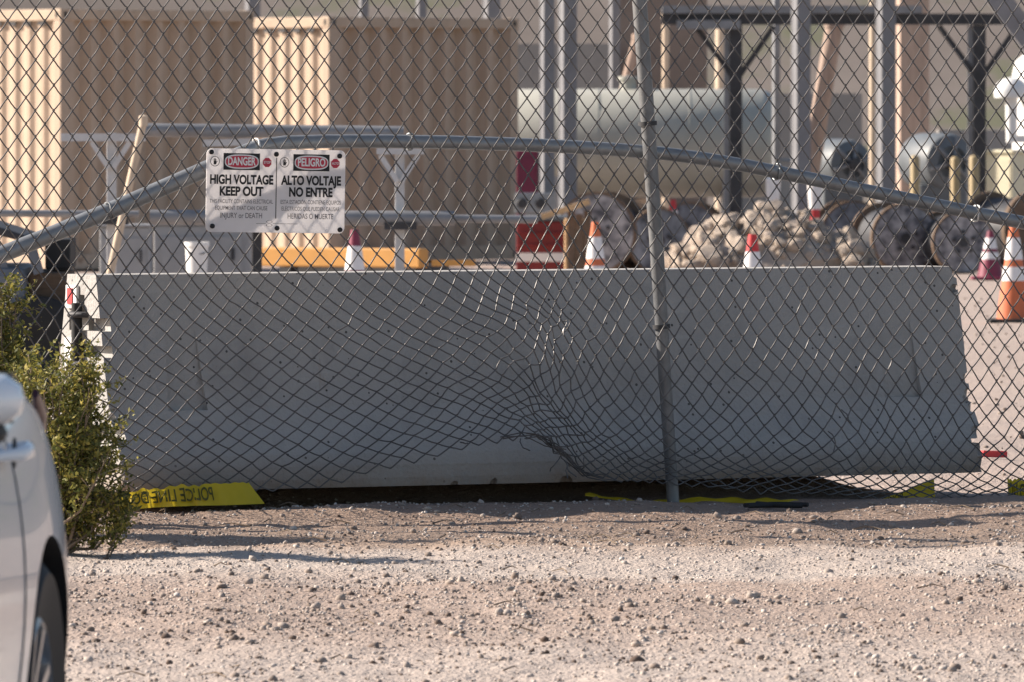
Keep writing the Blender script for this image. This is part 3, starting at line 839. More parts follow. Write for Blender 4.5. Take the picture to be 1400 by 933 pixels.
grey.build('maker_line', 'sign_grey', sign)['kind'] = 'stuff'
for x, y in ((0.03, 0.045), (0.497, 0.06), (0.955, 0.07), (0.045, 0.93), (0.51, 0.945), (0.965, 0.955)):
    a, b = S2(x, y)
    MB().lathe([(0.0085, 0.0045), (0.0085, 0.010), (0.005, 0.012), (0, 0.012)], 12, Matrix.Translation((a, b, 0))).build('bolt', 'ink', sign)

# ------------------------------------------------------------------ police tape
def tape(name, label, path, lean, text=None, mirror=True, start=0.0, height=0.075):
    """path: base points in the world; lean: offset of the top edge per point"""
    pts = [Vector(p) for p in path]; tops = [p + Vector(l) for p, l in zip(pts, lean)]
    # resample smoothly
    def samp(arr, t):
        t = max(0, min(0.99999, t)) * (len(arr) - 1); i = int(t); f_ = t - i
        p0, p1, p2, p3 = arr[max(i - 1, 0)], arr[i], arr[min(i + 1, len(arr) - 1)], arr[min(i + 2, len(arr) - 1)]
        return 0.5 * ((2 * p1) + (p2 - p0) * f_ + (2 * p0 - 5 * p1 + 4 * p2 - p3) * f_ ** 2 + (3 * p1 - p0 - 3 * p2 + p3) * f_ ** 3)
    root = thing(name, label, 'tape', pts[0], 0, 'pieces of yellow police tape at the fence foot')
    org = Vector(pts[0])
    N = 60
    mbx = MB(); vs = []
    nrm = []
    for i in range(N + 1):
        t = i / N
        a, b = samp(pts, t), samp(tops, t)
        cr = 1.0 if t < 0.6 else 0.35
        wv = Vector((0, -1, 0.2)) * cr * (0.011 * math.sin(t * 37) + 0.007 * math.sin(t * 71 + 1)) + Vector((0, -0.004 * math.cos(t * 23), 0))
        c = (a + b) / 2 + wv
        a = a + Vector((0, -1, 0)) * cr * 0.006 * math.sin(t * 53 + 2)
        b = b + Vector((0, -0.6, 0.5)) * cr * 0.008 * math.sin(t * 29 + 1) + Vector((0, 0, 1)) * cr * 0.004 * math.sin(t * 83)
        vs += [a - org, (a + c) / 2 + wv * 0.25 - org, c - org, (b + c) / 2 - wv * 0.35 - org, b - org]
    mbx.add(vs, [(5 * i + k, 5 * i + 5 + k, 5 * i + 6 + k, 5 * i + 1 + k) for i in range(N) for k in range(4)])
    st = mbx.build('strip', 'tape', root, smooth=80)
    if text:
        L_ = sum((samp(pts, (i + 1) / N) - samp(pts, i / N)).length for i in range(N))
        v, f = text_mesh(text, height * 0.86, 0.016, 'LEFT')
        v = [(x * 0.60, y, z) for x, y, z in v]
        out = []
        ok = []
        for x, y, z in v:
            s_ = (start - x) / L_ if mirror else (start + x) / L_
            a, b = samp(pts, s_), samp(tops, s_)
            k = 0.5 + y / height
            ok.append(0.0 < s_ < 1.0)
            c = a + (b - a) * k
            i0 = max(0, min(N - 1, int(s_ * N))); fr = s_ * N - i0
            k4 = max(0, min(3.999, k * 4)); k0 = int(k4); kf = k4 - k0
            g_ = lambda i_, k_: Vector(vs[5 * i_ + k_])
            p_ = (g_(i0, k0) * (1 - kf) + g_(i0, k0 + 1) * kf) * (1 - fr) + (g_(i0 + 1, k0) * (1 - kf) + g_(i0 + 1, k0 + 1) * kf) * fr
            out.append(p_ + Vector((0, -0.007, 0.0015)))
        f = [p for p in f if all(ok[i] for i in p)]
        MB().add(out, f).build('lettering', 'tape_ink', st)
    return root
def fp(px, py, off=0.0): return fence_pt(px, py, off)
pa = [fp(150, 701, -0.10), fp(200, 695, -0.11), fp(260, 692, -0.12), fp(310, 691, -0.12), fp(362, 689, -0.10)]
tb = [fp(148, 683, -0.06), fp(196, 670, -0.07), fp(255, 664, -0.07), fp(303, 661, -0.07), fp(340, 660, -0.05)]
tape('police_tape', 'yellow police tape strip standing on edge beside the green bush', pa, [b - a for a, b in zip(pa, tb)], 'POLICE LINE DO NOT CROSS', True, 0.385)
pa = [fp(800, 678, 0.12), fp(900, 690, 0.14), fp(1010, 688, 0.12), fp(1100, 690, 0.10), fp(1180, 690, 0.08), fp(1215, 689, 0.06), fp(1279, 688, 0.04)]
tb = [fp(800, 676, 0.16), fp(900, 684, 0.18), fp(1010, 680, 0.17), fp(1100, 686, 0.15), fp(1180, 686, 0.11), fp(1215, 679, 0.08), fp(1277, 655, 0.05)]
tape('police_tape', 'crumpled yellow police tape with raised end under the barrier', pa, [b - a for a, b in zip(pa, tb)], 'POLICE LINE DO NOT CROSS', True, 1.19, 0.06)
pa = [fp(1379, 690, 0.05), fp(1420, 692, 0.05), fp(1500, 696, 0.05)]
tb = [fp(1377, 655, 0.07), fp(1420, 657, 0.07), fp(1500, 662, 0.07)]
tape('police_tape', 'yellow police tape end at the right edge of the picture', pa, [b - a for a, b in zip(pa, tb)], 'LINE DO NOT', True, 0.24)
# black strap on the dirt
mbx = MB()
for a, b, c in (((1018, 697), (1060, 690), (1104, 699)), ((1022, 704), (1055, 699), (1096, 702)), ((1035, 692), (1070, 703), (1085, 700))):
    pts_ = []
    for x, y in (a, b, c):
        Yg = 29.62 + (x - 1000) * 0.0011
        X_ = PX(x, Yg); pts_.append((X_, Yg - (y - 696) * 0.012, gz(X_, Yg) + 0.016))
    mbx.tube(pts_, 0.008, 6)
tag(mbx.build('broken_strap', 'cloth_black', smooth=60), 'tangled black strap lying on the dirt near the slanted post', 'strap')

# dry twigs and straw on the dirt
rt = random.Random(5)
mbx = MB()
for i in range(90):
    y = rt.choice([rt.uniform(27.6, 29.6), rt.uniform(21, 29.6)]); x = rt.uniform(-1.9, 2.1)
    a = rt.uniform(0, 3.14); L_ = rt.uniform(0.03, 0.13)
    z = gz(x, y) + 0.007
    mbx.tube([(x, y, z), (x + math.cos(a) * L_ * 0.5, y + math.sin(a) * L_ * 0.5, z + 0.01), (x + math.cos(a + 0.3) * L_, y + math.sin(a + 0.3) * L_, z)], [0.0025, 0.002, 0.001], 4)
tag(mbx.build('dry_twigs', 'bark'), 'dry twigs and straw littering the dirt in front of the fence', 'litter', kind='stuff')

# ------------------------------------------------------------------ bushes
def bush(label, cx, cy, blobs, nleaf, seed, group):
    r = np.random.default_rng(seed)
    zb = gz(cx, cy)
    root = thing('desert_bush', label, 'bush', (cx, cy, zb), 0, group)
    stems = MB(); LV = []
    tot = sum(b[6] for b in blobs) * 1.0
    for (bx, by, bz, rx, ry, rz, wgt) in blobs:
        ns = max(6, int(15 * wgt))
        for s_ in range(ns):
            d = r.normal(size=3); d /= np.linalg.norm(d); d[2] = abs(d[2]) * 0.6 + 0.1
            tip = np.array([bx, by, bz]) + d * np.array([rx, ry, rz]) * r.uniform(0.5, 1.05)
            base = np.array([bx * 0.25 + r.normal(0, 0.03), by * 0.25 + r.normal(0, 0.03), 0])
            mid = base * 0.4 + tip * 0.6 + np.array([0, 0, -0.06]) + r.normal(0, 0.03, 3)
            m1 = base * 0.7 + mid * 0.3 + r.normal(0, 0.012, 3)
            stems.tube([base, m1, mid, tip], [0.008, 0.0065, 0.004, 0.0015], 5)
            # twigs with leaves along them
            nt_ = int(nleaf * wgt / tot / ns / 26)
            for t_ in range(nt_):
                f_ = r.uniform(0.35, 1.0)
                o_ = (mid + (tip - mid) * ((f_ - 0.5) / 0.5)) if f_ > 0.5 else (m1 + (mid - m1) * (f_ / 0.5))
                dv = r.normal(size=3); dv[2] = abs(dv[2]) * 0.9 + 0.2; dv /= np.linalg.norm(dv)
                ln = r.uniform(0.05, 0.15)
                e_ = o_ + dv * ln
                if t_ % 2 == 0: stems.tube([o_, e_], [0.0018, 0.0009], 3, cap=False)
                k_ = 26
                tt_ = r.uniform(0.1, 1.05, k_)[:, None]
                c_ = o_ + (e_ - o_) * tt_ + r.normal(0, 0.010, (k_, 3))
                LV.append(c_)
    C = np.concatenate(LV)
    C = C[C[:, 2] > 0.02]
    n = len(C)
    a = r.normal(size=(n, 3)); a /= np.linalg.norm(a, axis=1, keepdims=True)
    b = np.cross(a, r.normal(size=(n, 3))); b /= np.linalg.norm(b, axis=1, keepdims=True)
    ln = r.uniform(0.006, 0.0125, (n, 1)); wd = ln * r.uniform(0.35, 0.55, (n, 1))
    V = np.stack([C - a * ln, C + b * wd, C + a * ln, C - b * wd], 1).reshape(-1, 3)
    Fq = np.arange(n * 4).reshape(n, 4)
    stems.build('stems', 'bark', root, smooth=80)
    fo = fast_mesh('foliage', V, Fq, 'leaf', parent=root)
    fo['kind'] = 'stuff'
    return root
bx0, by0 = PX(62, 27.1), 27.1
bush('broad yellow green desert bush beside the white car', bx0, by0,
     [(0.06, 0.0, 0.47, 0.17, 0.2, 0.20, 1.2), (0.12, -0.02, 0.27, 0.20, 0.22, 0.20, 1.0), (-0.02, 0.03, 0.20, 0.22, 0.2, 0.18, 0.6), (0.20, 0.02, 0.12, 0.15, 0.15, 0.12, 0.45), (-0.05, 0.1, 0.50, 0.13, 0.13, 0.17, 0.6), (0.10, 0.02, 0.57, 0.08, 0.1, 0.12, 0.4)], 21000, 3, 'bushes in front of the fence')
bush('tall sparse bush cut by the left edge of the picture', PX(-14, 28.1), 28.1,
     [(0.02, 0, 0.52, 0.12, 0.2, 0.22, 1.0), (0.03, 0, 0.74, 0.075, 0.1, 0.14, 0.6), (-0.12, 0, 0.55, 0.2, 0.2, 0.3, 1.0), (0, 0, 0.3, 0.16, 0.2, 0.2, 0.7)], 22000, 5, 'bushes in front of the fence')

# ------------------------------------------------------------------ parked car (nose towards the camera)
PSI = R(3.6)
car = thing('parked_car', 'white parked car cut by the left edge of the picture', 'car')
axY = 16.78
axX = -0.898
gcar = -0.16
# local frame: x from nose to tail, y towards the visible flank
cd = Vector((math.sin(PSI), math.cos(PSI), 0)); cn = Vector((math.cos(PSI), -math.sin(PSI), 0))
RAX = 3.45
HWID = 0.90
orgc = Vector((axX, axY, gcar)) - cd * RAX - cn * HWID
car.matrix_world = Matrix(((cd.x, cn.x, 0, orgc.x), (cd.y, cn.y, 0, orgc.y), (0, 0, 1, orgc.z), (0, 0, 0, 1)))
def loft(stations, secf, name, m, parent, level=2):
    mbx = MB(); n = None; vs = []; fs = []
    for st in stations:
        half = secf(st)
        full = [(st[0], y, z) for y, z in half] + [(st[0], -y, z) for y, z in reversed(half) if abs(y) > 1e-6]
        n = len(full); vs += full
    for i in range(len(stations) - 1):
        for k in range(n):
            k2 = (k + 1) % n
            fs.append((i * n + k, (i + 1) * n + k, (i + 1) * n + k2, i * n + k2))
    fs.append(tuple(range(n))); fs.append(tuple((len(stations) - 1) * n + k for k in reversed(range(n))))
    mbx.add(vs, fs)
    o = mbx.build(name, m, None)
    bm = bmesh.new(); bm.from_mesh(o.data); bmesh.ops.recalc_face_normals(bm, faces=bm.faces); bm.to_mesh(o.data); bm.free()
    o.data.shade_smooth()
    ss = o.modifiers.new('sub', 'SUBSURF'); ss.levels = level; ss.render_levels = level
    return o
def body_sec(st):
    l, w_, zs, zt, zb = st
    return [(0, zb), (w_ * 0.80, zb), (w_ * 0.955, zb + 0.04), (w_ * 0.985, zb + 0.16), (w_ * 1.0, 0.50), (w_ * 1.0, 0.63), (w_ * 0.985, min(0.76, zs - 0.14)), (w_ * 0.945, zs - 0.06), (w_ * 0.885, zs), (w_ * 0.80, zs + 0.03), (w_ * 0.5, zt), (0, zt + 0.01)]
cb = loft([(0.0, 0.60, 0.62, 0.64, 0.28), (0.06, 0.72, 0.66, 0.70, 0.24), (0.25, 0.83, 0.74, 0.79, 0.20), (0.6, 0.885, 0.83, 0.89, 0.20), (0.95, 0.895, 0.88, 0.95, 0.20), (1.4, 0.885, 0.93, 0.99, 0.19), (2.0, 0.885, 0.95, 0.99, 0.19), (2.6, 0.885, 0.965, 0.99, 0.19),
           (3.0, 0.89, 0.98, 1.0, 0.19), (3.4, 0.905, 0.99, 1.02, 0.2), (3.75, 0.90, 0.99, 1.03, 0.2), (4.0, 0.865, 0.985, 1.03, 0.24), (4.22, 0.78, 0.96, 1.0, 0.28), (4.32, 0.66, 0.90, 0.94, 0.32)], body_sec, 'body', 'car_white', car)
cutw = MB()
for l in (0.88, RAX):
    for s_ in (-1, 1):
        mt = Matrix.Translation((l, s_ * 0.80, 0.335)) @ Matrix.Rotation(R(90), 4, 'X')
        cutw.lathe([(0, -0.24), (0.375, -0.24), (0.375, 0.24), (0, 0.24)], 48, mt)
cw = cutw.build('cutter', 'black')
bm = bmesh.new(); bm.from_mesh(cw.data); bmesh.ops.remove_doubles(bm, verts=bm.verts, dist=1e-6); bmesh.ops.recalc_face_normals(bm, faces=bm.faces); bm.to_mesh(cw.data); bm.free()
bo = cb.modifiers.new('arch', 'BOOLEAN'); bo.object = cw; bo.operation = 'DIFFERENCE'; bo.solver = 'EXACT'; bo.use_self = True
bake(cb); bpy.data.objects.remove(cw)
cb.data.set_sharp_from_angle(angle=R(40))
cb.data.materials.append(M['black']) if len(cb.data.materials) < 2 else None
for p in cb.data.polygons:       # the inside of the wheel wells is black liner
    c = p.center
    for l in (0.88, RAX):
        if math.hypot(c.x - l, c.z - 0.335) < 0.378 and abs(c.y) < 0.885: p.material_index = len(cb.data.materials) - 1
cb.parent = car
def roof_sec(st):
    l, wb, wt, zt = st
    return [(0, 0.93), (wb, 0.93), (wb * 0.985, 0.99), (wb * 0.45 + wt * 0.55, 0.93 + (zt - 0.93) * 0.55), (wt, zt - 0.07 * min(1, (zt - 0.93) / 0.4)), (wt * 0.8, zt - 0.015), (0, zt)]
loft([(1.25, 0.66, 0.64, 0.96), (1.5, 0.72, 0.66, 1.12), (1.95, 0.77, 0.62, 1.40), (2.4, 0.785, 0.61, 1.47), (3.0, 0.785, 0.60, 1.47), (3.6, 0.77, 0.585, 1.42), (3.95, 0.74, 0.58, 1.25), (4.2, 0.70, 0.60, 1.0)], roof_sec, 'roof', 'car_white', car)
bake(bpy.data.objects['roof']).parent = car
rf = bpy.data.objects['roof']
rf.data.materials.append(M['glass'])
for p in rf.data.polygons:
    c = p.center
    if 1.01 < c.z < 1.36 and abs(p.normal.z) < 0.8 and not (2.42 < c.x < 2.52): p.material_index = 1
# wheels
for l in (0.88, RAX):
    for s_ in (-1, 1):
        wh = bpy.data.objects.new('wheel', None); COL.objects.link(wh); wh.parent = car
        wh.location = (l, s_ * 0.785, 0.335); wh.rotation_euler = (R(-90) * s_, 0, 0)
        MB().lathe([(0.215, -0.09), (0.30, -0.105), (0.325, -0.085), (0.335, -0.05), (0.335, 0.05), (0.325, 0.085), (0.30, 0.105), (0.215, 0.085), (0.215, -0.09)], 48).build('tyre', 'black', wh, smooth=40)
        rm = MB().lathe([(0.20, -0.08), (0.219, -0.08), (0.219, 0.082), (0.205, 0.09), (0.198, 0.078), (0.198, 0.02), (0.06, 0.02), (0.06, 0.075), (0.0, 0.08)], 40)
        for k in range(10):
            a = 2 * math.pi * k / 10
            rm.bar((0.05 * math.cos(a), 0.05 * math.sin(a), 0.062), (0.203 * math.cos(a + 0.08), 0.203 * math.sin(a + 0.08), 0.078), 0.022, 0.018)
        rm.build('rim', 'chrome', wh, smooth=40)
# door handles, mirrors, tail lamps, mud flaps
for s_ in (-1, 1):
    for l in (1.95, 3.02):
        yh = s_ * 0.862
        MB().tube([(l - 0.095, yh - s_ * 0.01, 0.885), (l - 0.075, yh + s_ * 0.033, 0.889), (l + 0.0, yh + s_ * 0.040, 0.893), (l + 0.07, yh + s_ * 0.034, 0.896), (l + 0.09, yh - s_ * 0.01, 0.895)], [0.009, 0.014, 0.0155, 0.014, 0.009], 10, flat=0.8).build('door_handle', 'car_white', car, smooth=60)
        MB().lathe([(0, 0), (0.028, 0.001), (0.03, 0.004), (0, 0.005)], 16, Matrix.Translation((l - 0.02, yh + s_ * 0.012, 0.89)) @ Matrix.Rotation(R(-90) * s_, 4, 'X')).build('handle_recess', 'black', car)
    mr = MB().lathe([(0, -0.125), (0.06, -0.115), (0.095, -0.06), (0.10, 0.02), (0.085, 0.09), (0.05, 0.12), (0, 0.128)], 20,
        Matrix.Translation((1.72, s_ * 0.935, 1.035)) @ Matrix.Rotation(R(-90) * s_, 4, 'X') @ Matrix.Diagonal((0.8, 0.52, 0.9, 1))).build('mirror', 'car_white', car, smooth=70)
    MB().box((1.655, s_ * 0.92 - 0.11, 0.955), (1.785, s_ * 0.92 + 0.095, 0.993)).build('mirror_base', 'black', mr, bevel=0.02)
    MB().box((1.80, s_ * 0.93 - 0.10, 0.99), (1.812, s_ * 0.93 + 0.09, 1.08)).build('mirror_glass', 'glass', mr)
    MB().tube([(3.98, s_ * 0.80, 0.97), (4.06, s_ * 0.80, 0.93), (4.12, s_ * 0.785, 0.86), (4.14, s_ * 0.76, 0.80)], [0.012, 0.026, 0.03, 0.012], 10, flat=0.6).build('tail_lamp', 'tail_red', car, smooth=60)
    MB().box((RAX + 0.34, s_ * 0.90 - 0.13, 0.13), (RAX + 0.355, s_ * 0.90 + 0.015, 0.36)).build('mud_flap', 'black', car, bevel=0.006)
from mathutils.bvhtree import BVHTree
_bm = bmesh.new(); _bm.from_mesh(cb.data); bvh = BVHTree.FromBMesh(_bm); _bm.free()
for s_ in (-1, 1):
    for l0, l1 in ((1.32, 1.38), (2.42, 2.44), (2.86, 3.14)):
        pts_ = []
        for k in range(15):
            f_ = k / 14
            z = 0.27 + 0.66 * f_
            l = l0 + (l1 - l0) * (f_ ** 0.6)
            hit = bvh.ray_cast(Vector((l, s_ * 1.6, z)), Vector((0, -s_, 0)))
            if hit[0]: pts_.append(hit[0])
        MB().tube(pts_, 0.003, 5).build('door_seam', 'black', car)

# ------------------------------------------------------------------ shipping containers
CTH = R(43)
cdv, cev = Vector((math.cos(CTH), math.sin(CTH), 0)), Vector((-math.sin(CTH), math.cos(CTH), 0))
def corrugated(L_, H_, pitch, depth, axis):
    """trapezoid sheet in local x-z (axis 0) or y-z (axis 1)"""
    n = max(1, round(L_ / pitch)); p = L_ / n
    prof_ = []
    for i in range(n):
        b = i * p
        prof_ += [(b, 0), (b + p * 0.26, 0), (b + p * 0.5, depth), (b + p * 0.76, depth)]
    prof_.append((L_, 0))
    mbx = MB(); vs = []
    for a, d in prof_:
        for z in (0, H_): vs.append((a, d, z))
    mbx.add(vs, [(2 * i, 2 * i + 2, 2 * i + 3, 2 * i + 1) for i in range(len(prof_) - 1)])
    return mbx
def make_container():
    L_, W_, H_ = 2.55, 2.44, 2.59
    c = thing('shipping_container', '', 'container')
    ps = 0.12
    # long sides
    for y, rz in ((0.02, 0), (W_ - 0.02, 180)):
        o = corrugated(L_ - 2 * ps, H_ - 0.26, 0.275, 0.095, 0).build('side_panel', 'tan', c)
        o.location = (ps if rz == 0 else L_ - ps, y, 0.15); o.rotation_euler = (0, 0, R(rz))
    # ends
    for x, rz in ((0.02, -90), (L_ - 0.02, 90)):
        o = corrugated(W_ - 2 * ps, H_ - 0.26, 0.228, 0.026, 0).build('end_panel', 'tan', c)
        o.location = (x, W_ - ps if rz == -90 else ps, 0.15); o.rotation_euler = (0, 0, R(rz))
    MB().box((0.05, 0.05, H_ - 0.05), (L_ - 0.05, W_ - 0.05, H_ - 0.025)).build('roof', 'tan', c)
    MB().box((0.05, 0.05, 0.05), (L_ - 0.05, W_ - 0.05, 0.14)).build('floor_frame', 'dark_steel', c)
    for y in (0, W_ - 0.07):
        MB().box((ps, y, H_ - 0.115), (L_ - ps, y + 0.07, H_ - 0.004)).build('top_rail', 'tan_rust', c, bevel=0.008)
        MB().box((ps, y, 0.004), (L_ - ps, y + 0.07, 0.155)).build('bottom_rail', 'tan_rust', c, bevel=0.008)
    for x in (0, L_ - 0.07):
        MB().box((x, ps, H_ - 0.12), (x + 0.07, W_ - ps, H_ - 0.006)).build('top_rail', 'tan_rust', c, bevel=0.008)
        MB().box((x, ps, 0.006), (x + 0.07, W_ - ps, 0.15)).build('bottom_rail', 'tan_rust', c, bevel=0.008)
    for x in (0, L_ - ps):
        for y in (0, W_ - ps):
            MB().box((x + 0.002, y + 0.002, 0.118), (x + ps - 0.002, y + ps - 0.002, H_ - 0.118)).build('corner_post', 'tan', c, bevel=0.01)
            for z in (0, H_ - 0.118):
                k = MB().box((x - 0.004, y - 0.004, z), (x + ps + 0.004, y + ps + 0.004, z + 0.118)).build('corner_casting', 'tan_rust', c, bevel=0.01)
                MB().box((x + 0.04, y - 0.0055, z + 0.03), (x + 0.08, y - 0.0045, z + 0.088)).build('casting_hole', 'black', k)
                MB().box((x - 0.0055, y + 0.04, z + 0.03), (x - 0.0045, y + 0.08, z + 0.088)).build('casting_hole', 'black', k)
    # dark notches under the top rail of the near end
    for i in range(9):
        y = 0.24 + i * 0.228
        MB().box((-0.004, y, H_ - 0.165), (0.012, y + 0.11, H_ - 0.128)).build('dark_notch', 'dark_steel', c)
    return c
c1 = make_container()
c1['label'] = 'tan corrugated shipping container at the left edge of the picture'
c1['group'] = 'tan shipping containers'
Y1, Y2 = 84.7, 90.0
c1.location = (PX(83, Y1), Y1, -0.205); c1.rotation_euler = (0, 0, CTH)
c2 = copy_tree(c1)
c2['label'] = 'tan corrugated shipping container behind the fallen rail, nearer the twin grey posts'
c2.location = (PX(450, Y2), Y2, -0.225); c2.rotation_euler = (0, 0, CTH)
for i, L_ in ((1, 0), ):
    c2.scale = (1.07, 1, 1)

# ------------------------------------------------------------------ storage tank
def gy(Y): return gz(30.0, Y)        # yard level, away from the detailed patch
YT = 96.0
tk = thing('storage_tank', 'long pale grey green cylindrical tank on saddles behind the posts', 'tank', (PX(690, YT), YT, gy(YT)))
rad = 74 / F * YT
zc_ = PZ(196, YT) - gy(YT)
Lk = PX(1066, YT) - PX(690, YT)
mt = Matrix.Translation((0, 0, zc_)) @ Matrix.Rotation(R(90), 4, 'Y')
MB().lathe([(0, -0.12), (rad * 0.5, -0.10), (rad * 0.85, -0.05), (rad, 0.06), (rad, Lk - 0.2), (rad * 0.93, Lk - 0.10), (rad * 0.7, Lk - 0.03), (rad * 0.35, Lk), (0, Lk + 0.005)], 48, mt).build('shell', 'tank', tk, smooth=50)
for x in (0.5, Lk - 0.65):
    MB().box((x, -rad * 0.8, 0), (x + 0.16, rad * 0.8, zc_ - rad * 0.45)).build('saddle', 'grey_box', tk, bevel=0.01)
for x in (Lk * 0.34, Lk * 0.67):
    MB().lathe([(rad + 0.004, -0.012), (rad + 0.006, 0), (rad + 0.004, 0.012)], 48, mt @ Matrix.Translation((0, 0, x))).build('weld_band', 'tank', tk, smooth=50)
MB().lathe([(0.09, 0), (0.09, 0.12), (0.12, 0.12), (0.12, 0.16), (0, 0.17)], 16, Matrix.Translation((Lk * 0.45, 0.05, zc_ + rad - 0.02))).build('hatch', 'tank', tk, smooth=40)
MB().tube([(Lk + 0.0, 0, zc_ - 0.2), (Lk + 0.14, 0, zc_ - 0.2), (Lk + 0.16, 0, zc_ - 0.34), (Lk + 0.16, 0, 0)], 0.03, 10).build('outlet_pipe', 'grey_box', tk, smooth=50)

# ------------------------------------------------------------------ substation steel
def post_thing(name, label, cat, px, Y, wpx, top_py, m, group=None, extras=None, lean_px=0):
    wd = wpx / F * Y * 0.78
    z0 = gy(Y) - 0.1
    x = PX(px, Y)
    t = thing(name, label, cat, (x, Y, z0), R(22), group)
    H_ = PZ(top_py, Y) - z0
    # wide-flange column: web and two flanges
    MB().box((-wd / 2, -wd * 0.5, 0), (wd / 2, -wd * 0.36, H_)).build('flange', m, t)
    MB().box((-wd / 2, wd * 0.36, 0), (wd / 2, wd * 0.5, H_)).build('flange', m, t)
    MB().box((-wd * 0.47, -wd * 0.358, 0), (wd * 0.40, wd * 0.358, H_ - 0.002)).build('web', m, t)
    MB().box((-wd, -wd, 0), (wd, wd, 0.13)).build('base_plate', m, t, bevel=0.01)
    return t
for px, wpx, Y, lab in ((748, 20, 86.0, 'thin grey steel post, left of the twin pair beside the tank'), (776, 25, 86.5, 'grey steel post, broader of the twin pair beside the tank'), (1095, 26, 87.0, 'grey steel post right of the tank, beside the leaning pole'),
                        (1211, 27, 87.5, 'broad grey steel post beside the thin tan post')):
    post_thing('steel_post', lab, 'post', px, Y, wpx, -260, 'steel_post', 'grey steel posts of the substation')
for px, wpx, Y, m, lab, tp in ((345, 22, 106, 'steel_post', 'blue grey post above the gap between the containers', -220), (497, 14, 108, 'steel_post', 'slim grey post above the container roof, nearest the gap', -220), (576, 15, 108, 'steel_post', 'slim grey post above the middle of the container roof', -220),
                               (672, 24, 106, 'steel_post', 'dark grey post above the far corner of the container', -220), (1061, 11, 91, 'galv_dull', 'slim pale post at the domed end of the tank', -200), (840, 15, 104, 'steel_post', 'blurred slim grey post behind the tank', -200)):
    post_thing('steel_post', lab, 'post', px, Y, wpx, tp, m, 'grey steel posts of the substation')
# bus support frame with cross beam and knee braces
YF = 89.0
bf = thing('bus_support_frame', 'dark steel bus support frame with cross beam and knee braces', 'steel frame', (0, YF, 0))
zb_ = gy(YF)
for px, wpx in ((1006, 17), (1339, 17)):
    x = PX(px, YF); wd = wpx / F * YF
    MB().box((x - wd / 2, -wd / 2, zb_ - 0.1), (x + wd / 2, wd / 2, PZ(34.5, YF))).build('column', 'dark_steel', bf)
    MB().box((x - wd * 0.95, -wd * 0.1, zb_ - 0.1), (x - wd / 2 - 0.002, wd * 0.2, PZ(36, YF))).build('lit_edge', 'galv_dull', bf)  # paler steel strip paints the column's sunlit left edge
    for a, b in (((px - 55, 36), (px - 5, 104)), ((px + 52, 36), (px + 5, 104))):
        p, q_ = P(a[0], a[1], YF), P(b[0], b[1], YF)
        MB().bar((p.x, 0, p.z), (q_.x, 0, q_.z), 0.05, 0.055).build('knee_brace', 'dark_steel', bf)
MB().box((PX(905, YF), -0.09, PZ(34, YF)), (PX(1376, YF), 0.09, PZ(19, YF))).build('cross_beam', 'dark_steel', bf)
MB().box((PX(905, YF), -0.14, PZ(18.6, YF)), (PX(1260, YF), 0.14, PZ(8, YF))).build('bus_tray', 'galv_dull', bf)
MB().box((PX(925, YF), -0.16, PZ(40, YF)), (PX(1012, YF), -0.095, PZ(28, YF))).build('stub_beam', 'galv_dull', bf)
# pale and tan poles
def pole(label, a, b, wpx, Y, m, group='pale and tan poles of the substation'):
    p, q_ = P(a[0], a[1], Y), P(b[0], b[1], Y)
    r_ = wpx / 2 / F * Y
    d_ = (q_ - p) / (q_.z - p.z)
    base = p + d_ * (gy(Y) - 0.05 - p.z)
    t = thing('pole', label, 'pole', base, 0, group)
    MB().tube([Vector((0, 0, 0)), (q_ - base) * 0.5, q_ - base], [r_ * 1.05, r_, r_ * 0.95], 16).build('shaft', m, t, smooth=50)
    MB().lathe([(r_ * 1.15, 0), (r_ * 1.15, 0.06), (0, 0.07)], 16, Matrix.Translation(q_ - base - Vector((0, 0, 0.03)))).build('cap', m, t, smooth=40)
    return t
pole('thick tan pole leaning to the left between the grey posts', (1108, 235), (1141, 34), 25, 91, 'wood_pole')
pole('thin upright tan post beside the broad grey post', (1194, 250), (1194, -60), 12, 90, 'pale_pole')
pole('thin tan post with lit edge above the tank', (910, 118), (910, 22), 10, 104, 'pale_pole')
pole('short stout tan post above the tank beside the dark column', (986, 120), (986, 34), 17, 103, 'pale_pole')
pole('tan strut leaning behind the slanted fence post', (853, 125), (872, 50), 14, 103, 'wood_pole')
YQ = 99.0
cq = thing('tan_column', 'broad square pinkish tan column behind the yellow bollards', 'column', (PX(1247, YQ), YQ, gy(YQ)), R(8))
cq['kind'] = 'thing'
MB().box((-0.17, -0.17, -0.05), (0.17, 0.17, PZ(-60, YQ) - gy(YQ))).build('shaft', 'wood_pole', cq, bevel=0.01)
MB().box((-0.23, -0.23, -0.06), (0.23, 0.23, 0.12)).build('footing', 'concrete', cq, bevel=0.01)
# heavy diagonal strut in the top corner
pA, pB = P(1352, -20, 76), P(1425, 78, 76)
st_ = thing('diagonal_strut', 'heavy dark diagonal steel strut in the top right corner', 'strut', (pB.x, pB.y, gy(76)))
dd = pA - pB
MB().bar((pB - Vector((pB.x, pB.y, gy(76)))) + dd * -0.0, (pA - Vector((pB.x, pB.y, gy(76)))) + dd * 1.0, 0.2, 0.2).build('strut_beam', 'steel_post', st_)
zt_ = pB.z - gy(76)
MB().box((-0.12, -0.12, -0.05), (0.12, 0.12, zt_ + 0.05)).build('strut_column', 'steel_post', st_)

